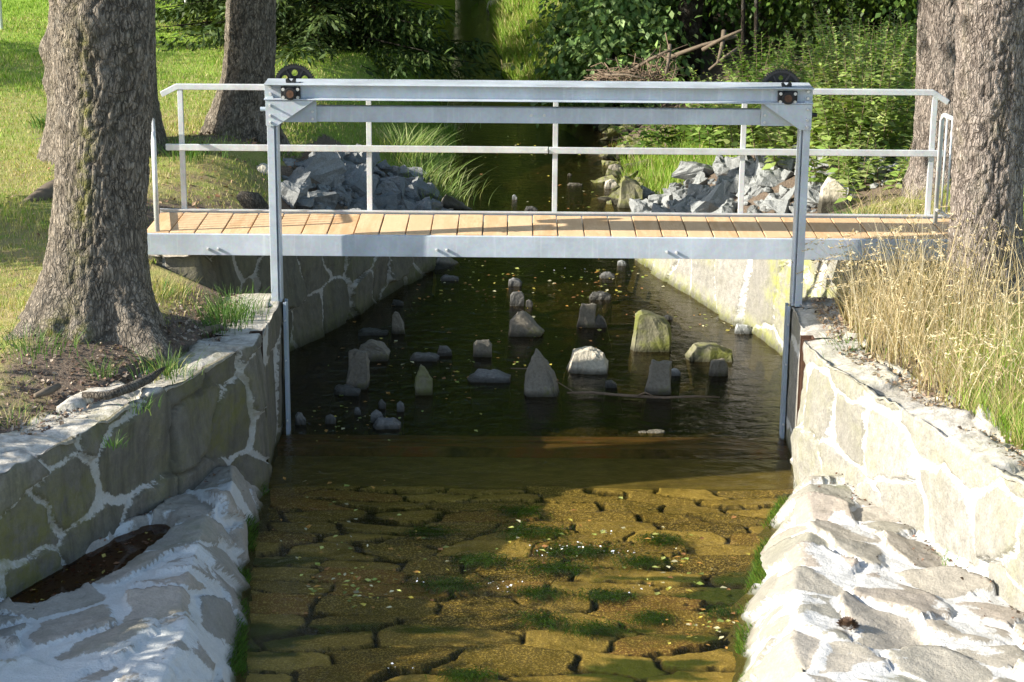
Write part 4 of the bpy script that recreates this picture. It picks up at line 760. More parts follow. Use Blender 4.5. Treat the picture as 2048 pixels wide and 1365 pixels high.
SHAPES = {
 'spike': [(0, 0), (1, 0), (.70, .45), (.42, .93), (.22, 1), (.08, .8)], 'block': [(0, 0), (.86, 0), (1, .5), (.97, .92), (.30, 1), (.14, .88), (.08, .45)],
 'upright': [(.0, 0), (.95, 0), (1, .96), (.25, 1), (.12, .7)], 'wedge': [(.05, 0), (.9, .06), (1, .5), (.55, .92), (.28, 1), (.0, .55)],
 'cube': [(.0, .12), (.5, 0), (.95, .05), (1, .7), (.85, 1), (.2, .93), (.05, .7)], 'fin': [(0, 0), (.5, 0), (1.0, .18), (.55, .72), (.42, .95), (.22, 1), (.02, .55)],
 'spire': [(0, .25), (.25, 0), (1, .05), (.8, .45), (.45, .92), (.28, 1), (.08, .6)], 'big': [(.02, .1), (.3, 0), (1, .06), (1, .62), (.85, .8), (.25, .92), (.2, 1), (.05, .9)],
 'lump': [(0, .1), (.3, 0), (.8, .0), (1, .35), (.85, .75), (.5, 1), (.15, .75)], 'slab': [(0, .2), (.2, 0), (.9, .0), (1, .5), (.7, .95), (.15, 1)]}
def stream_rock(label, px, py, w, h, shape, mat, seed, deep=.6, flip=False, group=None, name='standing_stone', cat='stone', z=0.0, cuts=4, rough=.075):
    """px, py: foot of the stone in the photo; w, h its size in photo pixels"""
    c = atZ(px, py, z); s = scale_at(c[1], z); W, Hh = w/s, h/s*1.02; rng = np.random.default_rng(seed); pts = []
    out = SHAPES[shape]; dp = max(.05, min(W, .6)*deep)
    for u, v in out:
        if flip: u = 1-u
        for yy, k in ((-.5, .90), (-.15, 1.0), (.25, 1.0), (.5, .82)):
            kk = 1.3 if v < .15 else 1.0; pts.append(((u-.5)*W*k*kk + rng.normal(0, .012*W), kk*yy*dp*(1-.35*v) + rng.normal(0, .05*dp), v*Hh*(.9+.1*k) + (0 if v < .15 else rng.normal(0, .01*Hh)) - ((.24 if h > 2 else .02) if v < .15 else 0)))
    o = hull_rock(name, pts, mat, seed, cuts, rough, max(W, Hh)); o.location = (c[0], c[1] + dp*.35, z); return tag(o, label, cat, group)
SR = [
 ('pale narrow pointed stone standing alone left of midstream', 799, 668, 34, 44, 'spike', ROCK_T, 1), ('tall square tan stone standing upright in front of the low brown boulder', 714, 778, 46, 80, 'block', ROCK_T, 2),
 ('low brown boulder behind the tall square tan stone', 744, 722, 70, 36, 'lump', ROCK_T, 3), ('small angular stone at the end of the flat slate slab', 889, 712, 28, 18, 'slab', ROCK_D, 4),
 ('narrow mossy stone leaning beside dark leaves, left of the big grey spire', 848, 790, 34, 60, 'wedge', ROCK_M, 5), ('small grey cube-like stone between the flat slab and the leaf-shaped stone', 965, 714, 36, 32, 'cube', ROCK_T, 6),
 ('pale leaf-shaped stone with a long trailing edge in midstream', 1053, 672, 68, 46, 'fin', ROCK_T, 7), ('big dark grey spire-shaped stone in midstream', 1086, 792, 72, 88, 'spire', ROCK_T, 8),
 ('upright flat-topped stone farthest back among the standing stones', 1172, 655, 36, 46, 'upright', ROCK_T, 9), ('largest mossy upright block, sunlit, right of midstream', 1303, 702, 70, 76, 'big', ROCK_M, 10),
 ('bright cream fluted boulder beside the big grey spire', 1176, 746, 84, 48, 'lump', ROCK_W, 11), ('long flat mossy stone with grass on it near the right wall', 1420, 722, 92, 28, 'slab', ROCK_M, 12),
 ('small light block leaning at the near edge of the flat mossy stone', 1436, 752, 36, 32, 'cube', ROCK_T, 13), ('leaning upright stone touching the fallen branch', 1316, 788, 50, 64, 'upright', ROCK_T, 14),
 ('dark rounded stone farther upstream in midstream', 1034, 612, 28, 28, 'cube', ROCK_D, 15), ('pale-tipped dark stone farthest upstream in midstream', 1028, 573, 30, 15, 'lump', ROCK_BW, 16),
 ('flat slate slab lying just above the water left of midstream', 849, 722, 56, 12, 'slab', ROCK_BW, 17), ('thin flat slate sliver by the narrow pointed stone', 745, 671, 60, 8, 'slab', ROCK_BW, 18),
 ('long flat dark slate left of the big grey spire', 979, 764, 86, 14, 'slab', ROCK_BW, 19), ('low dark hump in front of the tall square tan stone', 690, 790, 62, 14, 'lump', ROCK_D, 20),
 ('pointed grey stone nearest the left guide rail', 604, 850, 30, 22, 'spike', ROCK_BW, 21), ('dark blunt stone second from the left guide rail', 660, 848, 22, 18, 'lump', ROCK_D, 22),
 ('small grey stone just behind the largest pair near the sill', 717, 830, 18, 14, 'spike', ROCK_BW, 23), ('grey humped stone of the pair near the sill', 752, 846, 30, 24, 'lump', ROCK_BW, 24),
 ('flat grey slab of the pair near the sill', 774, 858, 52, 16, 'slab', ROCK_BW, 25), ('smooth egg-shaped grey stone right of the pair near the sill', 800, 824, 17, 20, 'lump', ROCK_BW, 26),
 ('small dark leaning stone above the pair near the sill', 764, 818, 14, 18, 'wedge', ROCK_D, 27), ('pale angular stone at the foot of the sunlit channel wall', 1487, 668, 36, 16, 'slab', ROCK_PW, 28),
 ('flat bright white stone lying on the sill edge', 1311, 866, 34, 1.5, 'slab', ROCK_W, 29), ('small bright stone left of the flat white one on the sill', 1285, 866, 16, 1.5, 'slab', ROCK_W, 30),
 ('pale chunk behind the leaning upright stone', 1350, 752, 24, 14, 'lump', ROCK_PW, 31), ('dark slate flake behind the upright flat-topped stone', 1205, 655, 34, 22, 'spike', ROCK_D, 32),
 ('dark slate splinter in front of the cream fluted boulder', 1226, 776, 34, 12, 'spike', ROCK_D, 33), ('blue-grey flat stone close under the bridge near the left channel wall', 900, 562, 36, 8, 'slab', ROCK_BW, 34),
 ('dark flat stone under the bridge, left of midstream', 795, 612, 24, 10, 'slab', ROCK_D, 35), ('small pale stone in the water right under the bridge, close to the sunlit wall end', 1243, 532, 20, 10, 'lump', ROCK_PW, 36),
 ('dark stone beside the rounded one farther upstream', 1058, 614, 16, 14, 'lump', ROCK_D, 37), ('grey flat stone in the riffle right of midstream under the bridge', 1215, 557, 30, 9, 'slab', ROCK_BW, 38),
 ('low dark stone hump right of the rounded midstream stone', 1200, 600, 44, 14, 'slab', ROCK_D, 39), ('bluish pebble in the leaf raft behind the largest mossy block', 1335, 640, 20, 8, 'lump', ROCK_BW, 40),
 ('pale pointed stone in the dark water behind the footbridge', 1031, 400, 14, 10, 'spike', ROCK_PW, 41), ('small brown stone by the far side of the middle railing post', 1150, 372, 30, 4, 'slab', ROCK_T, 42),
 ('tiny brown stone upstream behind the mid rail', 1139, 352, 10, 4, 'lump', ROCK_T, 43), ('grey stone peeping over the deck edge in midstream', 1062, 424, 26, 9, 'slab', ROCK_D, 44),
 ('slender dark boulder in the far stream below the spruce boughs', 938, 108, 24, 10, 'lump', ROCK_D, 45), ('grey boulder beside the mossy edge stone at the right waterline', 1230, 346, 32, 16, 'lump', ROCK_T, 46),
 ('pale tan rounded stone jutting into the water from the right bank', 1222, 378, 30, 18, 'lump', ROCK_W, 47)]
for row in SR: stream_rock(*row)
# mossy kerb blocks and boulders along the right bank behind the bridge
EB = [('large mossy kerb block at the right waterline nearest the deck', 1262, 415, 46, 56, 'big'), ('flat mossy ledge stone between the kerb blocks', 1275, 312, 80, 16, 'slab')]
for i, (lb, px, py, w, h, sh) in enumerate(EB): stream_rock(lb, px, py, w, h, sh, ROCK_M, 100+i, .9, name='kerb_block', cat='kerb stone')
FB = [('mossy boulder at the stream edge under the overhanging shrub', 1020, 150, 40, 20, 'slab', ROCK_M), ('brown flat boulder next to the mossy one under the shrub', 1058, 138, 34, 14, 'slab', ROCK_T), ('big shaded boulder in the hollow under the wood', 1180, 158, 70, 50, 'big', ROCK_D),
      ('shaded slanting boulder left of the brushwood heap', 1140, 158, 50, 40, 'wedge', ROCK_D), ('pale boulder on the sunny grass at the top of the far bank', 988, 22, 28, 20, 'cube', ROCK_W), ('broad mossy boulder above the mossy one under the shrub', 1085, 128, 54, 38, 'big', ROCK_M), ('dark stone in the left bank below the spruce', 812, 128, 40, 26, 'lump', ROCK_T), ('grey block at the edge of the far stream', 1075, 155, 22, 20, 'cube', ROCK_D)]
for i, (lb, px, py, w, h, sh, mt) in enumerate(FB): stream_rock(lb, px, py, w, h, sh, mt, 120+i, .9, name='boulder', cat='boulder')
stream_rock('pale squarish stone beside the left gate post, at the foot of the upright tree', 525, 352, 36, 22, 'lump', ROCK_W, 140, .9, name='boulder', cat='boulder', z=float(ground_z(*atZ(525, 352, 1.05)[:2]))-.02)
stream_rock('tall straw-coloured weathered stump at the edge of the right rock pile', 1668, 402, 50, 44, 'wedge', ROCK_W, 141, .7, name='boulder', cat='boulder', z=1.0)
# rock piles: one mesh per shape, every rock an object
def rip_shapes(mat, seed, n):
    out = []
    for k in range(n):
        rng = np.random.default_rng(seed+k); pts = rng.uniform(-1, 1, (13, 3)); pts /= np.maximum(np.abs(pts).max(1, keepdims=True), .55); pts = pts*np.array([.5, .36, .24])*rng.uniform(.8, 1.1, (13, 1))
        o = hull_rock('slate_rock', [tuple(p) for p in pts], mat, seed+k, 4, .085, 1.0); out.append(o)
    return out
def rip_pile(poly, n, mat, seed, label, group, smin, smax, mind, layers=1.0, special=()):
    base = rip_shapes(mat, seed, 9); rng = np.random.default_rng(seed); used = set(); placed = []; poly = np.array(poly); tries = 0
    def inside(p):
        c = False
        for a, b in zip(poly, np.roll(poly, -1, 0)):
            if (a[1] > p[1]) != (b[1] > p[1]) and p[0] < (b[0]-a[0])*(p[1]-a[1])/(b[1]-a[1])+a[0]: c = not c
        return c
    lo, hi = poly.min(0), poly.max(0)
    while len(placed) < n and tries < 60000:
        tries += 1; p = rng.uniform(lo, hi); s = rng.uniform(smin, smax)*(1.35 if rng.random() < .12 else 1); s = s*(.6 if len(placed) > n*.4 else 1)
        if not inside(p) or any((p[0]-q[0])**2+(p[1]-q[1])**2 < (mind*(s+q[2]))**2 for q in placed): continue
        k = int(rng.integers(0, 9)); src = base[k]
        if k in used: o = src.copy(); COL.objects.link(o)
        else: o = src; used.add(k)
        z = float(ground_z(p[0], p[1])); o.location = (p[0], p[1], z + .15*s + (.08*s if len(placed) > n*.4 else 0)); o.scale = (s, s*rng.uniform(.8, 1.1), s*rng.uniform(.9, 1.4)); o.rotation_euler = (rng.normal(0, .35), rng.normal(0, .35) , rng.uniform(0, 6.28))
        tag(o, label, 'rock', group); placed.append((p[0], p[1], s, o))
    for k in range(9):
        if k not in used: bpy.data.objects.remove(base[k])
    return placed
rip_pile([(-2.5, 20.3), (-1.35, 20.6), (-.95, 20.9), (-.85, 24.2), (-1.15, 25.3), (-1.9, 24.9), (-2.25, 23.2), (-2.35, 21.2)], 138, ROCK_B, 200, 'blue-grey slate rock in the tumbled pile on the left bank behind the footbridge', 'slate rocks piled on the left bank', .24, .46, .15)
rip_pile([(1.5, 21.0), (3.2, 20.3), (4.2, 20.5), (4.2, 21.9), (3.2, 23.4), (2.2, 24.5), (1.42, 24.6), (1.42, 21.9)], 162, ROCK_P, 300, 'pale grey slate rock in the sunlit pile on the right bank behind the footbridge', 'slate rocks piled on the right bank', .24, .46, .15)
rip_pile([(1.15, 24.4), (1.6, 24.4), (1.75, 27), (1.75, 30), (1.25, 30), (1.2, 27)], 34, ROCK_M, 400, 'tan mossy kerb stone in the row along the right waterline beyond the rock pile', 'kerb stones along the right waterline', .3, .5, .22)
rip_pile([(-.95, 20.9), (-.72, 20.9), (-.72, 24.2), (-1.0, 24.2)], 10, ROCK_T, 420, 'brown wet stone at the left waterline below the slate pile', 'brown stones at the left waterline', .3, .5, .24)
def rubble(name, label, poly, n, mat, seed, smin, smax):
    rng = np.random.default_rng(seed); g = (1+5**.5)/2; B = np.array([(-1, g, 0), (1, g, 0), (-1, -g, 0), (1, -g, 0), (0, -1, g), (0, 1, g), (0, -1, -g), (0, 1, -g), (g, 0, -1), (g, 0, 1), (-g, 0, -1), (-g, 0, 1)])/1.9
    T = np.array([(0, 11, 5), (0, 5, 1), (0, 1, 7), (0, 7, 10), (0, 10, 11), (1, 5, 9), (5, 11, 4), (11, 10, 2), (10, 7, 6), (7, 1, 8), (3, 9, 4), (3, 4, 2), (3, 2, 6), (3, 6, 8), (3, 8, 9), (4, 9, 5), (2, 4, 11), (6, 2, 10), (8, 6, 7), (9, 8, 1)])
    poly = np.array(poly); lo, hi = poly.min(0), poly.max(0); V, F_ = [], []; k = 0
    while k < n:
        p = rng.uniform(lo, hi); c = False
        for a, b in zip(poly, np.roll(poly, -1, 0)):
            if (a[1] > p[1]) != (b[1] > p[1]) and p[0] < (b[0]-a[0])*(p[1]-a[1])/(b[1]-a[1])+a[0]: c = not c
        if not c: continue
        s = rng.uniform(smin, smax); Rm = np.array(Euler(tuple(rng.uniform(-.5, .5, 2)) + (rng.uniform(0, 6.28),)).to_matrix()); v = (B*rng.uniform(.7, 1.25, (12, 1))*np.array([.5, .38, .28])*s) @ Rm.T
        V.append(v + np.array([p[0], p[1], float(ground_z(p[0], p[1])) + .05*s])); F_.append(T + 12*k); k += 1
    return tag(link(name, mesh_np(name, np.concatenate(V), np.concatenate(F_)), mat, smooth=False), label, 'rubble', kind='stuff')
rubble('slate_rubble', 'small slate rubble filling the gaps of the sunlit rock pile on the right bank', [(1.45, 20.9), (3.2, 20.0), (4.4, 20.2), (4.4, 22.1), (3.2, 23.6), (2.2, 24.7), (1.4, 24.7)], 420, ROCK_P, 71, .08, .17)
rubble('slate_rubble', 'small slate rubble filling the gaps of the rock pile on the left bank', [(-2.5, 20.2), (-1.2, 20.5), (-.85, 21), (-.85, 24.2), (-1.3, 25.2), (-2.2, 24.4), (-2.4, 22)], 320, ROCK_B, 73, .08, .17)
# fallen branch in the stream
A = [atZ(*p, .03) for p in ((1135, 786), (1180, 785), (1230, 790), (1275, 793), (1330, 796), (1390, 793), (1440, 795))]
m = MB().tube([tuple(p) for p in A], [.007, .012, .012, .014, .012, .010, .006], 8).tube([tuple(A[3]), tuple(A[3]+np.array([.06, -.05, .05])), tuple(A[3]+np.array([.15, -.08, .02]))], [.012, .008, .003], 5)
tag(m.build('fallen_branch', TWIG, smooth=True), 'long brown branch lying in the water in front of the standing stones', 'branch')
A = [atZ(*p, z) for p, z in (((1022, 737), .02), ((1060, 738), .16), ((1100, 755), .14), ((1150, 786), .02))]
tag(MB().tube([tuple(p) for p in A], [.004, .006, .006, .003], 6).build('fallen_twig', TWIG), 'thin pale twig resting across the big grey spire stone', 'twig')
c = np.array([1.93, 10.62]); zc = surf(APR, *c) + .02; rng = np.random.default_rng(8); P, F_ = [], []
for k in range(70):
    a = k*2.4; f = k/70; d = np.array([math.cos(a)*math.cos(1.3*f), math.sin(a)*math.cos(1.3*f), .25+math.sin(1.3*f)]); P.append(np.array([c[0], c[1], zc]) + d*np.array([.05, .05, .035]));F_.append(d)
tag(link('pine_cone', mesh_np('cone', leaf_quads(np.array(P)-np.array(F_)*.02, np.array(F_), np.array([[0, 0, 1.0]]*70)+rng.normal(0, .1, (70, 3)), .045, .03), quads(70), {'tint': np.tile([[.14, .09, .06]], (280, 1))}), FALLEN), 'open brown cone lying on the white stone apron', 'cone')

# ================================================================== GRASS AND PLANTS
def blades(P, h, w, lean, rng, dirs=None, seg=2):
    """curved blades: P base (n,3), h height, w width, lean sideways reach; returns verts (n*(2seg+1)), tri/quad faces as quads"""
    n = len(P); az = rng.uniform(0, 2*math.pi, n) if dirs is None else dirs; d = np.stack([np.cos(az), np.sin(az), 0*az], 1); fa = rng.uniform(0, 2*math.pi, n); sd = np.stack([np.cos(fa), np.sin(fa), 0*fa], 1)
    sd[:, 1] *= .4; sd /= np.linalg.norm(sd, axis=1, keepdims=True); h = np.broadcast_to(h, n); w = np.broadcast_to(w, n); lean = np.broadcast_to(lean, n); V = []
    for k in range(seg+1):
        t = k/seg; c = P + d*(lean*t**1.8)[:, None]; c[:, 2] += h*t*(1-.25*t*lean/np.maximum(h, .01)*.6); ww = (w*(1-t)**.7*.5 + (.0004 if k == seg else 0))[:, None]; V += [c-sd*ww, c+sd*ww]
    V = np.stack(V, 1); m = V.shape[1]; base = (np.arange(n)*m)[:, None]; F_ = np.concatenate([base + np.array([2*k, 2*k+1, 2*k+3, 2*k+2]) for k in range(seg)], 0)
    return V.reshape(-1, 3), F_, m
LAWN_G = [(.15, .27, .03), (.20, .34, .04), (.25, .38, .055), (.29, .40, .07)]; LAWN_D = [(.36, .34, .12), (.46, .40, .17), (.30, .32, .09), (.50, .43, .23)]
STRAWC = [(.46, .37, .21), (.55, .46, .29), (.40, .31, .17), (.60, .53, .37)]
def scatter(rng, n, x0, x1, y0, y1):
    y = y0*(y1/y0)**rng.random(n); x = rng.uniform(x0, x1, n)*1.0; return x, y
def grass_sheet(name, label, n, xr, yr, keep, hfun, colfun, seed, mat=GRASS, wide=1.0, lean=.6):
    rng = np.random.default_rng(seed); x, y = scatter(rng, n, *xr, *yr); half = .2543*1.03*(y*.962+1.1)+.3; k = (np.abs(x) < half) & keep(x, y, rng); x, y = x[k], y[k]
    z = ground_z(x, y); h = hfun(x, y, rng); w = np.maximum(.0045, y*.00042)*wide*rng.uniform(.7, 1.5, len(x)); V, F_, m = blades(np.stack([x, y, z-.01], 1), h, w, h*rng.uniform(.2, 1, len(x))*lean, rng)
    return tag(link(name, mesh_np(name, V, F_, {'tint': np.repeat(colfun(x, y, rng), m, 0)}), mat, smooth=False), label, 'grass', kind='stuff')
def mixcol(a, b, f, rng): n = len(f); pick = rng.random(n) < f; return np.where(pick[:, None], tints(rng, n, b, .15), tints(rng, n, a, .15))
def keepL(x, y, rng):
    xe, _ = edge_left(y); d, dr = ground_masks(x, y); return (x < xe-.02) & (rng.random(len(x)) > d*1.25) 
def keepR(x, y, rng):
    xe, _ = edge_right(y); d, dr = ground_masks(x, y); return (x > xe+.03) & (rng.random(len(x)) > d*.9) & (y < 28.5)
grass_sheet('lawn_grass', 'short lawn grass, dry near the trunks and green farther back', 330000, (-10.5, 0), (10.3, 37), keepL, lambda x, y, r: r.uniform(.02, .055, len(x))*np.where(y > 22, 1.1, 1)*(1+.8*sstep(.2, .6, fbm(x*1.1, y*1.1, 0, 2, 90))), lambda x, y, r: mixcol(LAWN_G, LAWN_D, np.clip(ground_masks(x, y)[1]*.85, 0, .9), r), 1)
grass_sheet('bank_grass', 'rough green grass on the right bank behind the footbridge', 130000, (.9, 9), (17, 29), lambda x, y, r: keepR(x, y, r) & ((y > 24.4) | (x > 4.1)), lambda x, y, r: r.uniform(.07, .25, len(x)), lambda x, y, r: mixcol(LAWN_G, LAWN_D, np.full(len(x), .22), r), 2, wide=1.1)
grass_sheet('bank_grass', 'rough yellowish grass at the back of the right bank near the tree', 30000, (2.0, 6), (10.5, 19), keepR, lambda x, y, r: r.uniform(.04, .14, len(x)), lambda x, y, r: mixcol(LAWN_G, LAWN_D, np.full(len(x), .6), r), 3)
rngx = np.random.default_rng(4)
def far_grass(x, y, rng): xe, _ = edge_right(y); return (x > xe-.05) & (x < xe+1.6)
grass_sheet('far_bank_grass', 'bright sunny grass on the far right bank of the stream', 45000, (-1.2, 2.5), (31.5, 50), far_grass, lambda x, y, r: r.uniform(.12, .4, len(x)), lambda x, y, r: mixcol(LAWN_G, LAWN_D, np.full(len(x), .3), r), 5, wide=1.3)
# tall dry grass in front of the right-hand trunk
def dry_clumps(name, label, spots, seed, hr, n_each, cols, spread=.16, heads=True, kind='stuff', cat='grass', wide=1.0, leanr=(.15, .6)):
    rng = np.random.default_rng(seed); P = []
    for (x, y) in spots:
        k = int(n_each*rng.uniform(.6, 1.3)); q = np.stack([x+rng.normal(0, spread, k), y+rng.normal(0, spread, k)], 1); P.append(q)
    P = np.concatenate(P); xe, _ = edge_right(P[:, 1]); left = P[:, 0] < 0; xl, _ = edge_left(P[:, 1]); P[:, 0] = np.where(left, np.minimum(P[:, 0], xl), np.maximum(P[:, 0], xe)); z = ground_z(P[:, 0], P[:, 1]); n = len(P); h = rng.uniform(*hr, n); ln = h*rng.uniform(*leanr, n); az = rng.uniform(0, 6.28, n)
    V, F_, m = blades(np.stack([P[:, 0], P[:, 1], z-.02], 1), h, .006*wide*rng.uniform(.6, 1.5, n), ln, rng, az, 4); t = np.repeat(tints(rng, n, cols, .15), m, 0)
    if heads:                                        # drooping seed heads
        sel = np.where((h > np.quantile(h, .45)) & (rng.random(n) < .28))[0]; tip = V.reshape(n, m, 3)[sel, -1]; d = np.stack([np.cos(az[sel]), np.sin(az[sel]), 0*sel], 1); C, D = [], []
        for j in range(9): C.append(tip + d*(.012*j) + np.array([0, 0, -.004*j]) - d*.03); D.append(d*.8 + rng.normal(0, .35, (len(sel), 3)) + np.array([0, 0, -.1]))
        C, D = np.concatenate(C), np.concatenate(D); HV = leaf_quads(C, D, rvec(rng, len(C)), .030, .009); F_ = np.concatenate([F_, quads(len(C))+len(V)]); V = np.concatenate([V, HV]); t = np.concatenate([t, np.repeat(tints(rng, len(C), STRAWC, .12)*1.1, 4, 0)])
    return tag(link(name, mesh_np(name, V, F_, {'tint': t}), STRAW, smooth=False), label, cat, kind=kind)
rng = np.random.default_rng(6); sp = []
for k in range(170):
    y = rng.uniform(11.2, 15.5); x = float(rw(np.array(y)))+.42 + abs(rng.normal(0, .55)) + .15*max(0, 13-y); sp.append((x, y))
dry_clumps('dry_grass', 'tall straw-coloured grass around the right trunk and along the right wall', sp, 7, (.12, .62), 18, STRAWC+[(.40, .36, .16), (.34, .26, .14)], .12, leanr=(.25, .95))
sp = [(3.1+rng.normal(0, .35), 14.3+rng.normal(0, .45)) for k in range(60)]
dry_clumps('dry_grass', 'tallest dry grass with drooping seed heads in front of the right trunk', sp, 8, (.35, .95), 9, STRAWC, .10, leanr=(.1, .5))
sp = [(2.75+rng.uniform(0, 1.4), rng.uniform(11.0, 13.4)) for k in range(60)]
dry_clumps('green_undergrowth', 'green grass growing through the dry stems on the right bank', sp, 9, (.12, .38), 40, LAWN_G+LAWN_D[:2], .14, heads=False)
sp = [(rng.uniform(3.2, 4.6), rng.uniform(16.8, 19.2)) for k in range(50)]
dry_clumps('dry_grass', 'trampled dry grass behind the right end of the footbridge', sp, 10, (.12, .4), 30, STRAWC+LAWN_D, .14, heads=False, leanr=(.4, 1.0))
# grass tufts one can count
def tuft(label, x, y, n, hr, seed, cols, spread=.07, leanr=(.25, .9), wide=1.0, zoff=0.0, name='grass_tuft', heads=False):
    rng = np.random.default_rng(seed); q = rng.normal(0, spread, (n, 2)); z = float(ground_z(x, y)) + zoff; h = rng.uniform(*hr, n); az = np.arctan2(q[:, 1], q[:, 0]) + rng.normal(0, .6, n)
    V, F_, m = blades(np.stack([x+q[:, 0], y+q[:, 1], z-.01+0*h], 1), h, .0055*wide*rng.uniform(.7, 1.4, n), h*rng.uniform(*leanr, n), rng, az, 4)
    return tag(link(name, mesh_np(name, V, F_, {'tint': np.repeat(tints(rng, n, cols, .18), m, 0)}), GRASS, smooth=False), label, 'grass tuft')
GT = [(.07, .16, .03), (.10, .20, .04), (.06, .13, .02), (.18, .26, .08)]
def tpx(label, px, py, *a, z=1.16, **k): p = atZ(px, py, z); return tuft(label, p[0], p[1], *a, **k)
tpx('biggest lush green grass tuft, on the soil beside the left pier', 462, 622, 260, (.10, .26), 21, GT, spread=.12); tpx('second green grass tuft, in front of the lush one by the pier', 440, 652, 150, (.08, .2), 22, GT, spread=.09)
tpx('green grass tuft at the left edge, in front of the big trunk', 70, 735, 260, (.06, .16), 23, GT, spread=.17); tpx('small green grass tuft in the bare soil below the big trunk', 203, 755, 70, (.06, .15), 24, GT, spread=.05)
tpx('pale spiky grass tuft against the mossy foot of the big trunk', 190, 695, 70, (.08, .18), 25, LAWN_D+GT, spread=.06); tpx('straggly grass tuft on the wall edge beside the thick surface root', 330, 745, 130, (.08, .22), 26, GT+LAWN_D[:1], spread=.08)
tpx('sparse grass tuft to the right of the big trunk, under the gate', 320, 600, 120, (.08, .2), 27, GT+LAWN_D, spread=.13); tpx('tiny grass tuft low on the stained wall top', 228, 870, 26, (.04, .10), 28, GT, spread=.03)
tpx('broad-bladed green tuft at the foot of the slimmer upright tree', 372, 338, 140, (.12, .3), 29, GT, spread=.14, wide=1.6); tpx('small leafy tuft at the base of the thick tree behind', 100, 262, 120, (.1, .22), 30, GT, spread=.10, wide=2.5)
tpx('green tuft in the soil below the surface root', 280, 800, 50, (.05, .13), 31, GT, spread=.06); tpx('grass tuft at the left edge near the wall top', 20, 830, 90, (.06, .15), 32, GT+LAWN_D, spread=.1)
tpx('fresh green tuft among the dry grass at the edge of the right wall', 1700, 690, 110, (.08, .2), 33, GT, spread=.08); tpx('green tuft behind the right end of the deck', 1722, 415, 160, (.08, .2), 34, GT, spread=.12, wide=2.5)
o = tuft('single bright green sprig in the crack between white apron and wall', 2.79, 11.85, 40, (.05, .14), 35, [(.10, .28, .02), (.14, .34, .03)], spread=.035); o.location.z = surf(APR, 2.72, 11.85) - float(ground_z(2.79, 11.85))
for i, (x, y, n, hr, lb) in enumerate(((-1.2, 25.2, 300, (.15, .38), 'large arching clump of light green grass on the left bank, nearest the water'), (-1.5, 25.9, 420, (.2, .42), 'arching grass clump behind the slate rocks, below the sluice beam'), (-1.0, 24.6, 300, (.15, .36), 'lower arching grass clump drooping over the left waterline'), (-1.05, 28.9, 45, (.25, .6), 'thin reedy grass clump seen above the sluice beam'))):
    tuft(lb, x, y, n, hr, 40+i, [(.24, .34, .09), (.30, .38, .13), (.40, .42, .20), (.17, .28, .06)], spread=.24, wide=1.8, leanr=(.5, 1.2))
# leafy weeds (nettles) on the right
def weeds(label, x, y, n, hr, seed, cols, spread=.30, leaf=.115):
    rng = np.random.default_rng(seed); z = float(ground_z(x, y)); t = thing('nettle_bush', label, 'bush', (x, y, z), 'tall nettles on the right bank'); m = MB(); C, D, N, L = [], [], [], []
    for k in range(n):
        q = rng.normal(0, spread, 2); h = rng.uniform(*hr); ln = q*.5 + rng.normal(0, .1, 2); pts = [np.array([q[0]+ln[0]*f*f, q[1]+ln[1]*f*f, h*f]) for f in np.linspace(0, 1, 6)]; m.tube([tuple(p) for p in pts], [.006, .006, .005, .004, .003, .001], 4)
        nl = int(h/.03)
        for j in range(nl):
            f = .08 + .92*j/nl; p = np.array([q[0]+ln[0]*f*f, q[1]+ln[1]*f*f, h*f]); s = (1-.72*f**2)*rng.uniform(.7, 1.25)
            for a in (0, math.pi): an = a + j*1.57 + rng.normal(0, .35); C.append(p); D.append([math.cos(an), math.sin(an), -.15+.5*f+rng.normal(0, .2)]); N.append([rng.normal(0, .3), rng.normal(0, .3), 1]); L.append(leaf*s*1.3)
    C = np.array(C); L = np.array(L); link('leaves', mesh_np('nettle_leaves', leaf_quads(C, np.array(D), np.array(N), L, L*.55), quads(len(C)), {'tint': np.repeat(tints(rng, len(C), cols, .2), 4, 0)}), LEAF, t); m.build('stems', TWIG, t)
NT_ = [(.25, .35, .09), (.31, .40, .12), (.36, .42, .16), (.20, .30, .07)]
for i, (x, y, n, hr, lb) in enumerate(((3.75, 21.6, 46, (.7, 1.5), 'tall pale green nettles just left of the shaded right tree'), (3.4, 22.3, 40, (.6, 1.25), 'leafy nettles at the upper edge of the sunlit rock pile'), (4.0, 22.9, 40, (.9, 1.7), 'tallest nettles with pale tips, beside the shaded right tree'), (3.2, 23.6, 36, (.5, 1.0), 'nettles behind the right gate post of the sluice frame'), (3.6, 20.6, 26, (.3, .6), 'low nettles at the foot of the tall ones, near the trunk'), (2.9, 25.2, 36, (.5, .9), 'shorter nettles in the grass under the wood'), (4.4, 25.0, 40, (.8, 1.5), 'dark nettles at the edge of the wood by the shaded tree'), (2.4, 27.0, 30, (.3, .6), 'low weeds in the grass right of the brushwood'), (3.5, 27.5, 36, (.5, 1.0), 'leafy weeds under the right cog wheel'), (5.0, 27.2, 40, (.6, 1.2), 'leafy weeds in the shade left of the right trunks'))):
    weeds(lb, x, y, n, hr, 60+i, NT_ if i < 5 else [(.11, .19, .035), (.15, .24, .045), (.09, .16, .03)], .32)
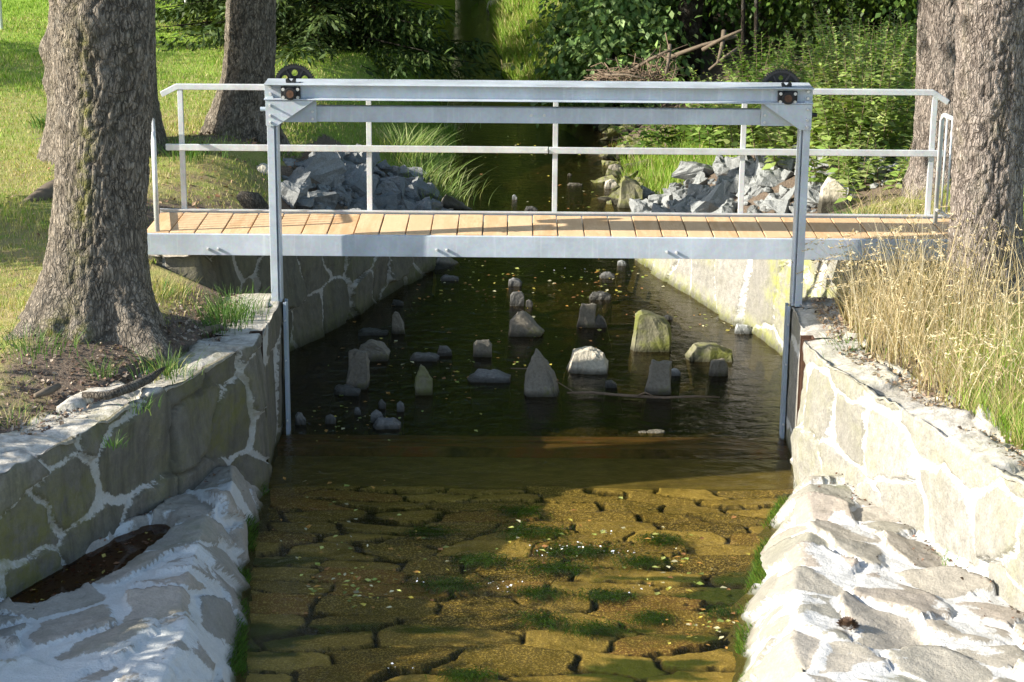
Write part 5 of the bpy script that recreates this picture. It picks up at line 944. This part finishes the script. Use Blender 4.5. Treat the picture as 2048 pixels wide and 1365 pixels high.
# moss along the waterline of the aprons
rng = np.random.default_rng(12)
for side, WE, lb in ((-1, WEL, 'green moss fringe along the waterline of the shaded left apron'), (1, WER, 'green moss fringe along the waterline of the white right apron')):
    n = 5000; y = rng.uniform(9.2, 14.0, n); k = fbm(y*2.2, 0*y, 0, 3, 5+side) > (-.15 if side < 0 else .0); y = y[k]; n = len(y); x = interp(-y, [(-a, b) for a, b in WE]) - side*rng.uniform(-.05, .06, n); z = rng.uniform(.0, .10, n)*(fbm(y*3, 0*y, 0, 2, 9)*.5+.7)
    V, F_, mm = blades(np.stack([x + side*z*.45, y, z-.01], 1), rng.uniform(.02, .06, n), .006, rng.uniform(.02, .05, n), rng, np.where(side < 0, 0, math.pi) + rng.normal(0, .7, n), 2)
    tag(link('moss_fringe', mesh_np('moss_fringe', V, F_, {'tint': np.repeat(tints(rng, n, [(.06, .13, .015), (.10, .18, .02), (.16, .22, .03)] if side > 0 else [(.05, .11, .012), (.08, .15, .02)], .25), mm, 0)}), GRASS, smooth=False), lb, 'moss', kind='stuff')
# fallen leaves on the water, in the puddle and on the stonework; litter on the soil
def litter(name, label, P, seed, cols, L=(.02, .045), tilt=.15):
    rng = np.random.default_rng(seed); n = len(P); an = rng.uniform(0, 6.28, n); D = np.stack([np.cos(an), np.sin(an), rng.normal(0, tilt, n)], 1); N = np.stack([rng.normal(0, tilt, n), rng.normal(0, tilt, n), np.ones(n)], 1); ln = rng.uniform(*L, n)
    return tag(link(name, mesh_np(name, leaf_quads(P, D, N, ln, ln*rng.uniform(.45, .9, n)), quads(n), {'tint': np.repeat(tints(rng, n, cols, .25), 4, 0)}), FALLEN, smooth=False), label, 'leaves', kind='stuff')
YEL = [(.40, .34, .06), (.34, .36, .10), (.22, .28, .06), (.42, .22, .05), (.30, .14, .05), (.45, .42, .25)]
rng = np.random.default_rng(14); P = []
for (px, py, sx, sy, n) in ((740, 1130, 110, 60, 60), (720, 1175, 50, 18, 50), (620, 1080, 70, 60, 18), (1350, 1140, 60, 30, 40), (1400, 1250, 50, 20, 35), (1150, 1080, 120, 30, 30), (700, 970, 60, 20, 12), (1120, 600, 120, 35, 70), (1200, 560, 60, 20, 55), (1000, 690, 160, 40, 45), (700, 840, 60, 20, 40), (900, 560, 80, 30, 60), (1060, 300, 70, 30, 40), (1130, 400, 40, 20, 30), (860, 760, 120, 40, 60), (1420, 640, 60, 12, 30)):
    for k in range(n):
        p = atZ(px+rng.normal(0, sx), py+rng.normal(0, sy), .004); P.append(p)
P = np.array(P); P[:, 2] = .004 + rng.uniform(0, .004, len(P)); k = (P[:, 0] > np.where(P[:, 1] < 14, interp(-P[:, 1], [(-a, b) for a, b in WEL]), -1.8)+.05)
litter('floating_leaves', 'yellow, green and brown leaves floating on the stream', P[k], 15, YEL, (.016, .06), .15)
n = 260; y = rng.uniform(10.9, 12.5, n); x = lw(y)+rng.uniform(.03, .42, n); litter('puddle_leaves', 'brown leaves lying in the puddle on the left apron', np.stack([x, y, np.full(n, pz+.003)-rng.uniform(0, .02, n)], 1)[pudmask(x, y) > .4], 16, [(.20, .085, .04), (.28, .13, .06), (.13, .06, .03), (.36, .28, .07)], (.025, .05), .15)
for side, AP, wf, lb in ((-1, APL, lw, 'brown leaf scraps and bits of bark scattered on the shaded left apron'), (1, APR, rw, 'brown leaf scraps and twigs scattered on the white right apron')):
    Q = []
    for k in range(170):
        y = rng.uniform(10, 13.4); x = float(wf(np.array(y))) - side*abs(rng.normal(0, .25 if rng.random() < .4 else .06)); Q.append((x, y, surf(AP, x, y)+.006))
    litter('leaf_litter', lb, np.array(Q), 18+side, [(.13, .07, .04), (.20, .10, .06), (.09, .06, .04)], (.012, .035), .4)
n = 5200; y = rng.uniform(10.8, 15.5, n); x = edge_left(y)[0] + .12 - abs(rng.normal(0, .7, n)); d = ground_masks(x, y)[0]; k = rng.random(n) < d+.1; x, y = x[k], y[k]
zz = np.where(x > edge_left(y)[0], 1.125, ground_z(x, y)+.006); litter('bark_litter', 'wood chips, bark bits and dead leaves on the bare soil under the big tree', np.stack([x, y, zz+.004], 1), 20, [(.26, .19, .13), (.16, .10, .07), (.36, .29, .22), (.10, .06, .04)], (.012, .045), .5)
n = 2600; y = rng.uniform(10.8, 15.5, n); x = edge_right(y)[0] - .2 + abs(rng.normal(0, .35, n)); zz = np.where(x < edge_right(y)[0]+.03, 1.135, ground_z(x, y)+.006); litter('wall_litter', 'dry stalk bits and dead leaves on top of the right wall', np.stack([x, y, zz+.004], 1), 22, [(.30, .22, .14), (.18, .12, .08), (.42, .34, .22)], (.012, .05), .5)
n = 3000; y = rng.uniform(17, 24, n); x = rng.uniform(-5, -1.5, n); d = ground_masks(x, y)[0]; k = rng.random(n) < d; x, y = x[k], y[k]; litter('bark_litter', 'reddish dead leaves on the ground between the left trunks and the slate rocks', np.stack([x, y, ground_z(x, y)+.01], 1), 24, [(.22, .11, .06), (.16, .09, .05), (.30, .2, .12)], (.03, .07), .5)
# green water moss streaming over the paving, and white flecks painted as sun glints on the riffles
rng = np.random.default_rng(33); RF = [(1060, 1060, 60, 12), (1150, 1098, 70, 12), (1285, 1120, 45, 9), (1110, 1132, 60, 10), (900, 1165, 60, 12), (1205, 1186, 45, 9), (1300, 1232, 35, 10), (1180, 1252, 50, 12), (1075, 1182, 40, 9), (1320, 1076, 40, 9), (960, 1115, 50, 10), (1080, 1235, 40, 12), (930, 1345, 45, 8), (1440, 1220, 25, 8), (1040, 1020, 40, 9), (860, 1060, 40, 8)]
P = []
for (px, py, sx, sy) in RF:
    for k in range(int(sx*9)): P.append(atZ(px+rng.normal(0, sx*.6), py+rng.normal(0, sy*.6), -.07))
P = np.array(P); n = len(P); V, F_, mm = blades(P, rng.uniform(.01, .04, n), .008, rng.uniform(.05, .16, n), rng, -math.pi/2 + rng.normal(0, .55, n), 3)
tag(link('water_moss', mesh_np('water_moss', V, F_, {'tint': np.repeat(tints(rng, n, [(.03, .09, .012), (.05, .13, .015), (.02, .06, .01)], .3), mm, 0)}), GRASS, smooth=False), 'dark green water moss streaming over the sunken paving', 'moss', kind='stuff')
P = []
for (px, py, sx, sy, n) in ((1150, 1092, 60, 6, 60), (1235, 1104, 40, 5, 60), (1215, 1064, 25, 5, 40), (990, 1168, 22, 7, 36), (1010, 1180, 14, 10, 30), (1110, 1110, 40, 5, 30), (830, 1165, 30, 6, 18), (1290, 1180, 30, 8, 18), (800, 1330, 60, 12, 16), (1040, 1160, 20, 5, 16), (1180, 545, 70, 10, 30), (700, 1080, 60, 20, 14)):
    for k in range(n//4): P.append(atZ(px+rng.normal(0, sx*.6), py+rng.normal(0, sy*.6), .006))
litter('glint_flecks', 'painted white glints where the shallow water breaks over the paving', np.array(P), 34, [(.8, .8, .8), (.7, .74, .78)], (.006, .024), .6)
